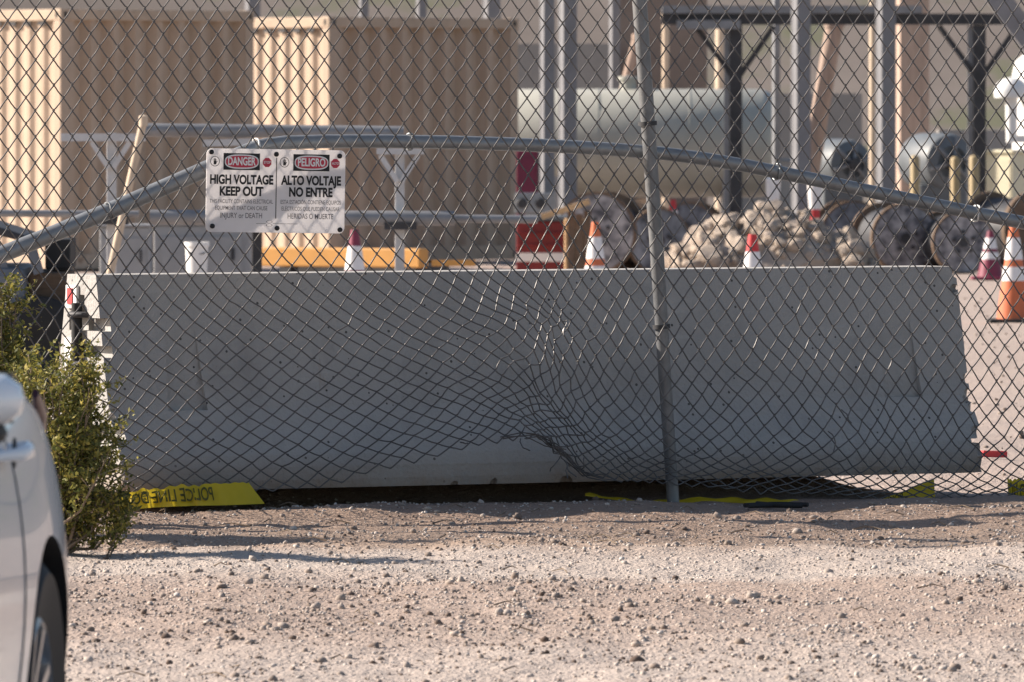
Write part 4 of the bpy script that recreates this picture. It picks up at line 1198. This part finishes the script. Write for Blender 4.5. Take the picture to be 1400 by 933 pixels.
# ------------------------------------------------------------------ blue-grey pump units, bollards, cabinet, white tank
def pump(label, px, py, rpx, Y):
    r_ = rpx / F * Y
    x, z0 = PX(px, Y), gy(Y)
    zc = PZ(py, Y) - z0
    t = thing('pump_unit', label, 'machine', (x, Y, z0), 0, 'blue grey machines behind the bollards')
    mt = Matrix.Translation((0, 0, zc)) @ Matrix.Rotation(R(90 + 0), 4, 'X') @ Matrix.Rotation(R(25), 4, 'Y')
    MB().lathe([(0, -0.5), (r_ * 0.9, -0.5), (r_, -0.42), (r_, 0.10), (r_ * 0.92, 0.20), (r_ * 0.55, 0.24), (r_ * 0.5, 0.2), (0, 0.2)], 32, mt).build('housing', 'blue_grey', t, smooth=40)
    MB().lathe([(0, 0.2), (r_ * 0.25, 0.2), (r_ * 0.25, 0.32), (0, 0.33)], 16, mt).build('hub', 'dark_steel', t, smooth=40)
    for k in range(6):
        a = 2 * math.pi * k / 6 + 0.3
        MB().tube([mt @ Vector((r_ * 0.2 * math.cos(a), r_ * 0.2 * math.sin(a), 0.26)), mt @ Vector((r_ * 0.85 * math.cos(a), r_ * 0.85 * math.sin(a), 0.22))], 0.02, 6).build('spoke', 'galv_dull', t)
    MB().box((-r_ * 0.8, -0.2, -0.05), (r_ * 0.8, 0.45, max(0.1, zc - r_ * 0.75))).build('plinth', 'blue_grey', t, bevel=0.02)
pump('blue grey round machine between the bollards', 1288, 222, 40, 93)
pump('blue grey round machine behind the leaning pole', 1152, 224, 34, 94)
for px, wpx, top, Y, lab in ((1251, 13, 212, 89, 'faded yellow bollard nearest the broad grey post'), (1306, 13, 214, 89.5, 'faded yellow bollard in front of the blue grey machine'), (1332, 14, 212, 88, 'faded yellow bollard nearest the cream cabinet')):
    r_ = wpx / 2 / F * Y; z0 = gy(Y) - 0.05
    t = thing('bollard', lab, 'bollard', (PX(px, Y), Y, z0), 0, 'yellow bollards')
    H_ = PZ(top, Y) - z0
    MB().lathe([(r_, 0), (r_, H_ - r_ * 0.7), (r_ * 0.85, H_ - r_ * 0.3), (r_ * 0.5, H_ - 0.005), (0, H_)], 18).build('tube', 'bollard', t, smooth=45)
    MB().lathe([(r_ * 2, 0), (r_ * 1.9, 0.09), (r_ * 1.05, 0.11)], 18).build('footing', 'concrete', t, smooth=40)
YC = 90.5
cab = thing('utility_cabinet', 'cream utility cabinet in the sun at the right edge of the picture', 'cabinet', (PX(1376, YC), YC, gy(YC)), R(-38))
hC = PZ(205, YC) - gy(YC)
MB().box((-0.19, -0.16, -0.03), (0.19, 0.16, hC - 0.04)).build('case', 'cream', cab, bevel=0.01)
MB().box((-0.21, -0.18, hC - 0.039), (0.21, 0.18, hC)).build('lid', 'cream', cab, bevel=0.01)
MB().box((-0.16, -0.166, 0.1), (0.16, -0.1605, hC - 0.1)).build('door', 'cream', cab)
MB().box((0.10, -0.18, hC * 0.5), (0.125, -0.167, hC * 0.5 + 0.1)).build('latch', 'dark_steel', cab)
YW = 96.0
wt = thing('white_water_tank', 'white domed water tank with a side hood, cut by the right edge', 'tank', (PX(1442, YW), YW, gy(YW)))
rw = 58 / F * YW; hw = PZ(60, YW) - gy(YW)
MB().lathe([(rw, -0.05), (rw, hw - 0.35), (rw * 0.93, hw - 0.2), (rw * 0.6, hw - 0.07), (rw * 0.2, hw), (0, hw)], 32).build('shell', 'white', wt, smooth=45)
for z in (0.5, 1.0, 1.5): MB().lathe([(rw + 0.003, z - 0.03), (rw + 0.02, z), (rw + 0.003, z + 0.03)], 32).build('rib', 'white', wt, smooth=60)
hx_, hz_ = PX(1380, YW) - PX(1442, YW), PZ(134, YW) - gy(YW)
MB().lathe([(0.06, -0.5), (0.07, 0.0), (0.19, 0.0), (0.20, 0.07), (0.17, 0.15), (0.10, 0.21), (0, 0.23)], 20, Matrix.Translation((hx_, -rw * 0.9, hz_))).build('hood', 'white', wt, smooth=45)
MB().box((hx_ - 0.05, -rw * 0.9, hz_ - 0.5), (hx_ + 0.4, -rw * 0.8, hz_ - 0.42)).build('hood_arm', 'white', wt)
# far wall/shed pieces between the steel: tan brown building far behind
YB = 112.0
sh = thing('substation_building', 'blurred grey brown building behind the substation steel', 'building', (PX(930, YB), YB, gy(YB)))
def bwall(x0, x1, y0, m, dy=0.0, nm='wall'):
    MB().box((PX(x0, YB) - PX(930, YB), dy, -0.3), (PX(x1, YB) - PX(930, YB), dy + 1.5, PZ(y0, YB) - gy(YB))).build(nm, m, sh)
M['wall_brown'] = mat('brown_wall', (0.24, 0.19, 0.16), 0.9, var=0.15, scale=1.2)
M['wall_grey'] = mat('grey_wall', (0.30, 0.285, 0.27), 0.9, var=0.15, scale=1.2)
bwall(690, 840, 60, 'wall_grey'); bwall(842, 968, -40, 'wall_brown', 0.5, 'annex'); bwall(1010, 1180, 128, 'wall_grey', 0.3, 'low_wall'); bwall(1290, 1420, 178, 'wall_grey', 0.4, 'low_wall')

# ------------------------------------------------------------------ pipe rack
YR = 50.0
rk = thing('pipe_rack', 'steel pipe rack with braced T posts behind the sign', 'rack', (0, YR, 0))
z0 = gy(YR)
def rp_(px, py, dy=0): p = P(px, py, YR); return Vector((p.x, dy, p.z))
for px, x0, x1, yt in ((152, 84, 200, 188), (546, 515, 580, 206)):
    MB().box((PX(px - 6, YR), -0.03, z0 - 0.05), (PX(px + 7, YR), 0.03, PZ(yt - 6, YR))).build('rack_post', 'galv_pale', rk, bevel=0.004)
    MB().bar(rp_(x0, yt, -0.055), rp_(x1, yt, -0.055), 0.05, 0.045).build('arm', 'galv_pale', rk)
    MB().bar(rp_(px - 26, yt + 6, -0.05), rp_(px - 3, yt + 42, -0.05), 0.03, 0.03).build('arm_brace', 'galv_pale', rk)
    MB().bar(rp_(px + 26, yt + 6, -0.05), rp_(px + 3, yt + 42, -0.05), 0.03, 0.03).build('arm_brace', 'galv_pale', rk)
MB().box((PX(346, YR), -0.03, z0 - 0.05), (PX(358, YR), 0.03, PZ(290, YR))).build('rack_post', 'dark_steel', rk)
MB().bar(rp_(278, 196, -0.05), rp_(345, 194, -0.05), 0.05, 0.04).build('arm', 'galv_pale', rk)
for lab, y, x0, x1, r_, dy in (('long grey pipe lying along the top of the rack', 178, 196, 552, 0.040, 0.0), ('thick grey pipe on the lower tier of the rack', 297, 205, 622, 0.043, -0.10), ('thin grey pipe end sticking out of the lower tier', 298.5, 560, 735, 0.024, 0.0), ('dark grey pipe in front of the sunlit container end', 291, -120, 190, 0.021, -0.10)):
    o = MB().tube([P(x0, y, YR + dy), P(x1, y + (4 if y < 200 else 2), YR + dy + 0.02)], r_, 18).build('steel_pipe', 'galv_dull', smooth=50)
    tag(o, lab, 'pipe', 'pipes stored on the rack')
for px in (152, 546, 352):
    MB().bar(rp_(px - 20, 309 if px != 152 else 302, -0.05), rp_(px + 24, 309 if px != 152 else 302, -0.05), 0.16, 0.04).build('arm', 'dark_steel', rk)
pole('thin pale pole leaning against the pipe rack', (152, 368), (196, 166), 11, 49.4, 'pale_pole', 'pale and tan poles of the substation')

# ------------------------------------------------------------------ cabinets, bucket, yellow beam, cart at the left
def cabinet(label, x0, x1, top, Y, m, rz=0):
    wd = PX(x1, Y) - PX(x0, Y)
    t = thing('equipment_box', label, 'box', (PX((x0 + x1) / 2, Y), Y, gy(Y)), rz, 'grey boxes behind the barrier')
    H_ = PZ(top, Y) - gy(Y)
    MB().box((-wd / 2, 0, -0.03), (wd / 2, 0.4, H_ - 0.02)).build('case', m, t, bevel=0.01)
    MB().box((-wd / 2 - 0.015, -0.02, H_ - 0.019), (wd / 2 + 0.015, 0.42, H_)).build('lid', m, t, bevel=0.006)
    MB().box((-wd * 0.42, -0.012, 0.08), (wd * 0.42, -0.001, H_ - 0.1)).build('door', m, t)
    MB().box((wd * 0.3, -0.03, H_ * 0.6), (wd * 0.34, -0.0125, H_ * 0.6 + 0.09)).build('handle', 'dark_steel', t)
cabinet('light grey equipment box behind the leaning pole', 136, 205, 307, 62, 'grey_box')
cabinet('wide grey equipment box beside the white bucket', 210, 342, 305, 63, 'grey_box')
YU = 58.0
bk = thing('bucket', 'white plastic bucket in front of the grey boxes', 'bucket', (PX(269, YU), YU, gy(YU)))
hb_ = PZ(331, YU) - gy(YU)
MB().box((-0.16, -0.16, -0.02), (0.16, 0.16, hb_ - 0.36)).build('stand', 'timber', bk, bevel=0.01)
MB().lathe([(0.062, hb_ - 0.36), (0.078, hb_ - 0.03), (0.086, hb_ - 0.03), (0.086, hb_), (0.076, hb_), (0.07, hb_ - 0.02), (0, hb_ - 0.02)], 24).build('pail', 'white', bk, smooth=40)
MB().tube([(-0.07, 0, hb_ - 0.04), (-0.05, -0.07, hb_ - 0.08), (0.05, -0.07, hb_ - 0.08), (0.07, 0, hb_ - 0.04)], 0.004, 6).build('handle', 'dark_steel', bk)
YY = 70.0
yb = thing('yellow_beam', 'yellow steel beam on short legs catching the sun behind the barrier', 'beam', (PX(360, YY), YY, gy(YY)), R(-32))
Ly = (PX(577, YY) - PX(360, YY)) / math.cos(R(32)) * 1.02
zt_, zl_ = PZ(338, YY) - gy(YY), PZ(364, YY) - gy(YY)
MB().box((0, -0.07, zl_), (Ly, 0.07, zt_)).build('beam_body', 'yellow', yb, bevel=0.012)
for x in (0.2, Ly - 0.3): MB().box((x, -0.06, -0.05), (x + 0.1, 0.06, zl_ - 0.002)).build('leg', 'dark_steel', yb)
MB().box((0.1, 0.2, -0.05), (Ly - 0.2, 0.7, zl_ + 0.02)).build('skid', 'dark_steel', yb, bevel=0.01)
MB().bar(P(590, 360, 69) - yb.location, P(650, 360, 69) - yb.location, 0.05, 0.05).build('offcut', 'yellow', None).location = yb.location
tag(bpy.data.objects['offcut'], 'short orange timber offcut right of the yellow beam', 'timber')
bpy.data.objects['offcut'].name = 'timber_offcut'
YV = 44.0
ut = thing('utility_cart', 'slate utility cart with dark roof hidden behind the bush', 'cart', (PX(20, YV), YV, gy(YV)))
def uv(px, py): return PX(px, YV) - PX(20, YV), PZ(py, YV) - gy(YV)
x0, zt = uv(-240, 308); x1, zl = uv(40, 322)
mbx = MB(); xr, zr = uv(-20, 300); xe, ze = uv(42, 320)
mbx.add([(x0, -0.5, zr - 0.05), (xr, -0.5, zr - 0.05), (xe, -0.5, ze - 0.035), (xe, 0.6, ze - 0.035), (xr, 0.6, zr - 0.05), (x0, 0.6, zr - 0.05),
         (x0, -0.5, zr), (xr, -0.5, zr), (xe, -0.5, ze), (xe, 0.6, ze), (xr, 0.6, zr), (x0, 0.6, zr)],
        [(0, 5, 4, 1), (1, 4, 3, 2), (6, 7, 10, 11), (7, 8, 9, 10), (0, 1, 7, 6), (1, 2, 8, 7), (2, 3, 9, 8), (3, 4, 10, 9), (4, 5, 11, 10), (5, 0, 6, 11)])
mbx.build('roof', 'dark_steel', ut, bevel=0.01)
for px in (-225, 14, 60):
    a, _ = uv(px, 0)
    MB().bar((a, -0.46, uv(0, 372)[1]), (a - 0.05, -0.46, ze - 0.04 if px < 40 else uv(0, 326)[1]), 0.05, 0.05).build('pillar', 'utv', ut)
a, zw = uv(66, 326); b, zw2 = uv(100, 367)
MB().box((a, -0.3, zw2), (b, 0.3, zw)).build('cargo_bin', 'black', ut, bevel=0.01)
a, _ = uv(-260, 0); b, zb2 = uv(44, 362)
MB().box((a, -0.52, 0.2), (b, 0.6, zb2)).build('cab_body', 'utv', ut, bevel=0.05)
b2, zb3 = uv(96, 370)
MB().box((b + 0.002, -0.45, 0.25), (b2, 0.5, zb3)).build('bed', 'timber', ut, bevel=0.02)
for px in (-190, 60):
    for y in (-0.5, 0.5):
        a, _ = uv(px, 0)
        MB().lathe([(0.1, -0.07), (0.2, -0.09), (0.26, -0.06), (0.26, 0.06), (0.2, 0.09), (0.1, 0.07), (0, 0.05)], 24, Matrix.Translation((a, y, 0.25)) @ Matrix.Rotation(R(90), 4, 'X')).build('wheel', 'black', ut, smooth=40)

# ------------------------------------------------------------------ red skip, maroon cabinet, gauge panel, plank box
YS = 80.0
rs = thing('red_skip', 'red steel skip with white band behind the barrier', 'skip', (PX(742, YS), YS, gy(YS)))
def rx(px): return PX(px, YS) - PX(742, YS)
def rz_(py): return PZ(py, YS) - gy(YS)
MB().box((rx(706), 0, 0), (rx(781), 0.8, rz_(303))).build('tub', 'red', rs, bevel=0.01)
MB().box((rx(700), -0.03, rz_(302)), (rx(784), 0.83, rz_(296))).build('rim', 'blue_grey', rs, bevel=0.008)
MB().box((rx(705), -0.012, rz_(358)), (rx(781), -0.001, rz_(346))).build('white_band', 'white', rs)
for py in (318, 334): MB().box((rx(708), -0.035, rz_(py + 2.5)), (rx(779), -0.001, rz_(py))).build('stiffener', 'red', rs, bevel=0.006)
YM = 88.0
mc = thing('maroon_cabinet', 'tall maroon cabinet beside the twin grey posts', 'cabinet', (PX(722, YM), YM, gy(YM)))
hM = PZ(206, YM) - gy(YM)
MB().box((-0.12, 0, -0.05), (0.10, 0.3, hM)).build('case', 'maroon', mc, bevel=0.008)
MB().box((-0.10, -0.015, 0.3), (0.08, -0.001, hM - 0.08)).build('door', 'maroon', mc)
MB().box((0.102, 0, -0.05), (0.2, 0.3, hM - 0.02)).build('side_post', 'blue_grey', mc, bevel=0.008)
YG = 83.0
gp = thing('gauge_panel', 'pale grey gauge panel below the maroon cabinet', 'panel', (PX(722, YG), YG, gy(YG)))
hG = PZ(264, YG) - gy(YG); hG0 = PZ(292, YG) - gy(YG)
MB().box((-0.13, 0, hG0), (0.26, 0.12, hG)).build('case', 'galv', gp, bevel=0.01)
MB().box((-0.03, 0.03, -0.05), (0.09, 0.09, hG0)).build('stand', 'galv_dull', gp)
for x in (-0.06, 0.12): MB().lathe([(0.045, 0), (0.05, 0.02), (0.04, 0.03), (0, 0.03)], 18, Matrix.Translation((x, -0.001, (hG + hG0) / 2)) @ Matrix.Rotation(R(90), 4, 'X')).build('dial', 'dark_steel', gp, smooth=40)
YK = 79.0
pk = thing('plank_crate', 'open plank crate with a slanting sunlit board beside the red skip', 'crate', (PX(790, YK), YK, gy(YK)))
def kx(px): return PX(px, YK) - PX(790, YK)
def kz(py): return PZ(py, YK) - gy(YK)
for i, px in enumerate((776, 787, 798)):
    MB().box((kx(px), 0, 0), (kx(px + 10), 0.03, kz(288 + 5 * (i % 2)))).build('plank', 'reel_wood', pk)
MB().bar((kx(740), -0.06, kz(297)), (kx(806), -0.06, kz(276)), 0.12, 0.05).build('board', 'plank', pk)
MB().box((kx(772), 0.0302, 0), (kx(808), 0.5, kz(300))).build('crate_body', 'plank', pk, bevel=0.01)

# ------------------------------------------------------------------ cable reels
def reel(label, px, top, Y, yaw, wd=0.5, face='reel_face'):
    z0 = gy(Y)
    r_ = (PZ(top, Y) - z0) / 2
    t = thing('cable_reel', label, 'cable reel', (PX(px, Y), Y, z0), yaw, 'cable reels stored in the yard')
    mt = Matrix.Translation((0, 0, r_)) @ Matrix.Rotation(R(90), 4, 'X')     # axis along -y, towards the camera
    for k, z in enumerate((wd / 2, -wd / 2)):
        fl_ = MB().lathe([(0, z - 0.025), (r_, z - 0.025), (r_, z + 0.025), (0, z + 0.025)], 40, mt).build('flange', 'reel_wood', t, smooth=30)
        MB().lathe([(r_ * 0.2, 0.027 + z), (r_ * 0.93, 0.027 + z), (r_ * 0.93, 0.033 + z), (r_ * 0.2, 0.033 + z)] if k == 0 else [(0, z - 0.04), (r_ * 0.9, z - 0.04), (r_ * 0.9, z - 0.028), (0, z - 0.028)], 40, mt).build('wrap', face, fl_, smooth=30)
    cb_ = MB()
    nw = 11
    prof_ = []
    for k in range(nw):
        z = -wd / 2 + 0.03 + (wd - 0.06) * k / nw
        prof_ += [(r_ * 0.80, z), (r_ * 0.83, z + (wd - 0.06) / nw * 0.5)]
    prof_.append((r_ * 0.80, wd / 2 - 0.03))
    cb_.lathe(prof_, 36, mt).build('cable', 'reel_dark', t, smooth=60)
    MB().lathe([(r_ * 0.12, wd / 2 + 0.02), (r_ * 0.16, wd / 2 + 0.05), (r_ * 0.06, wd / 2 + 0.05), (0.0, wd / 2 + 0.045)], 16, mt).build('hub', 'dark_steel', t, smooth=40)
    for k in range(5):
        a = 2 * math.pi * k / 5 + 0.4
        MB().lathe([(0.022, wd / 2 + 0.02), (0.022, wd / 2 + 0.046), (0, wd / 2 + 0.05)], 8, mt @ Matrix.Translation((r_ * 0.33 * math.cos(a), r_ * 0.33 * math.sin(a), 0))).build('bolt', 'dark_steel', t)
    return t
M['reel_face2'] = mat('reel_wrap_dark', (0.27, 0.29, 0.33), 0.6, col2=(0.05, 0.055, 0.07), scale=6, detail=2)
reel('pale faced cable reel right behind the orange cone by the red skip', 824, 262, 84.0, R(-14))
reel('dark faced cable reel behind the slanted fence post', 890, 284, 84.0, R(18), 0.45, 'reel_face2')
reel('grey cable reel peeping over the left side of the rubble heap', 946, 276, 88.0, R(-10), 0.45, 'reel_face2')
reel('brown rimmed cable reel at the right foot of the rubble heap', 1222, 277, 84.0, R(17), 0.62)
reel('brown rimmed cable reel nearest the orange and white cone', 1304, 287, 83.6, R(14), 0.6)
reel('brown cable reel half hidden below the cream cabinet', 1382, 262, 86.5, R(40), 0.6, 'reel_wood')
reel('brown cable reel behind the wooden crate', 868, 272, 88.0, R(-30), 0.4, 'reel_wood')
reel('far grey reel between the rubble heap and the brown rimmed reels', 1160, 274, 87.5, R(10), 0.5, 'reel_face2')

# ------------------------------------------------------------------ rubble heap
YP = 82.0
heap = thing('rubble_heap', 'heap of broken tan rocks behind the barrier', 'rubble', (PX(1050, YP), YP, gy(YP)))
heap.scale = (1.12, 1.12, 1.0)
rock_meshes = []
for k in range(7):
    bm = bmesh.new(); bmesh.ops.create_icosphere(bm, subdivisions=2, radius=1)
    r_ = random.Random(k)
    planes = [(Vector((r_.gauss(0, 1), r_.gauss(0, 1), r_.gauss(0, 1))).normalized(), r_.uniform(0.5, 0.85)) for _ in range(9)]
    for v in bm.verts:
        for nrm_, d in planes:
            e = v.co.dot(nrm_) - d
            if e > 0: v.co -= nrm_ * e
        v.co *= 1 + r_.uniform(-0.04, 0.04)
    me = bpy.data.meshes.new('rock'); bm.to_mesh(me); bm.free(); me.materials.append(M['rock']); rock_meshes.append(me)
hw_, hh_ = 0.80, 0.68
rr_ = random.Random(4)
cnt = 0
def heap_h(x, y):
    px = 1050 + x / YP * F
    top = 0.50 if px < 1000 else 0.58
    e = max(0, 1 - abs(x / 0.92) ** 2.2) * max(0, 1 - abs(y / 0.9) ** 2)
    return top * e ** 0.6 * (1 + 0.12 * math.sin(x * 9) + 0.08 * math.sin(x * 17 + 2))
for i in range(295):
    x = rr_.uniform(-0.92, 1.0); y = rr_.uniform(-0.9, 0.45)
    hgt = heap_h(x, y)
    s_ = rr_.choice([0.03, 0.04, 0.045, 0.055, 0.065, 0.08, 0.11]) * (1.15 if x < -0.1 else 0.85)
    if i % 9 == 0: s_ *= 1.5
    o = bpy.data.objects.new('rock', rock_meshes[i % 7]); COL.objects.link(o); o.parent = heap
    o.location = (x, y, hgt * rr_.uniform(0.88, 1.0) + s_ * 0.2)
    o.scale = (s_ * rr_.uniform(0.8, 1.3), s_ * rr_.uniform(0.8, 1.2), s_ * rr_.uniform(0.6, 1.0))
    o.rotation_euler = (rr_.uniform(0, 6), rr_.uniform(0, 6), rr_.uniform(0, 6))
# packed core so no light shows through
bm = bmesh.new(); bmesh.ops.create_icosphere(bm, subdivisions=4, radius=1)
for v in bm.verts:
    x, y = v.co.x * 0.93, v.co.y * 0.9
    v.co = Vector((x, y, max(-0.1, heap_h(x, y) * 0.93) if v.co.z > -0.2 else -0.1))
me = bpy.data.meshes.new('core'); bm.to_mesh(me); bm.free(); me.materials.append(M['rock'])
o = bpy.data.objects.new('packed_earth', me); COL.objects.link(o); o.parent = heap

# ------------------------------------------------------------------ traffic cones and delineators
def cone(label, px, Y, main='orange', hgt=0.71, top=None, group='traffic cones in the yard'):
    z0 = gy(Y) if top is None else PZ(top, Y) - hgt
    t = thing('traffic_cone', label, 'traffic cone', (PX(px, Y), Y, z0), 0, group)
    def r_(z): return 0.122 - (0.122 - 0.026) * (z - 0.03) / (hgt - 0.03)
    MB().box((-0.18, -0.18, 0), (0.18, 0.18, 0.03)).build('base', 'black' if main == 'orange' else main, t, bevel=0.012)
    zs = [0.03, hgt * 0.42, hgt * 0.56, hgt * 0.63, hgt * 0.85, hgt]
    ms = [main, 'cone_white', main, 'cone_white', main]
    for k in range(5):
        a, b = zs[k], zs[k + 1]
        ex = 0.003 if ms[k] == 'cone_white' else 0
        MB().lathe([(r_(a) + ex, a), (r_(b) + ex, b)] + ([(r_(b) * 0.6, b), (r_(b) * 0.55, b - 0.05)] if k == 4 else []), 24).build('collar' if ex else 'cone_body', ms[k], t, smooth=40)
    return t
cone('orange and white traffic cone on the open ground right of the barrier', 1386, 60.5)
cone('shade-darkened red and white cone beside the nearest brown rimmed reel', 1354, 80.0, 'maroon', 0.46)  # maroon body puts this cone's shade into its colour
cone('orange cone in front of the wooden crate and red skip', 814, 61.0)
cone('white banded cone rising in front of the yellow beam', 485, 55.5, 'maroon')
cone('small red and white cone tip in front of the rubble heap', 1029, 52.5, 'cone_red')
cone('red cone tip behind the slanted fence post', 920, 86.2, 'cone_red')
for px, top, Y, lab in ((1057, 241, 86.0, 'red and white delineator post behind the rubble heap, nearer the tank'), (1114, 246, 86.2, 'red and white delineator post in front of the leaning pole')):
    z0 = gy(Y); H_ = PZ(top, Y) - z0
    t = thing('delineator_post', lab, 'delineator', (PX(px, Y), Y, z0), 0, 'delineator posts behind the rubble')
    MB().lathe([(0.2, 0), (0.2, 0.03), (0.06, 0.06)], 18).build('base', 'black', t, smooth=40)
    MB().lathe([(0.05, 0.06), (0.05, H_ - 0.30)], 16).build('tube', 'cone_red', t, smooth=40)
    MB().lathe([(0.056, H_ - 0.299), (0.07, H_ - 0.15), (0.075, H_ - 0.03), (0.04, H_), (0, H_)], 16).build('collar', 'cone_white', t, smooth=40)
# red painted stake lying on the yard
pz = -0.02
o = MB().bar((PX(1342, 34.0), 34.0, gz(PX(1342, 34), 34) + 0.018), (PX(1376, 34.0), 34.05, gz(PX(1376, 34), 34) + 0.018), 0.03, 0.026).build('marker_stake', 'cone_red', bevel=0.003)
tag(o, 'short bright red stake on the ground right of the barrier', 'stake')
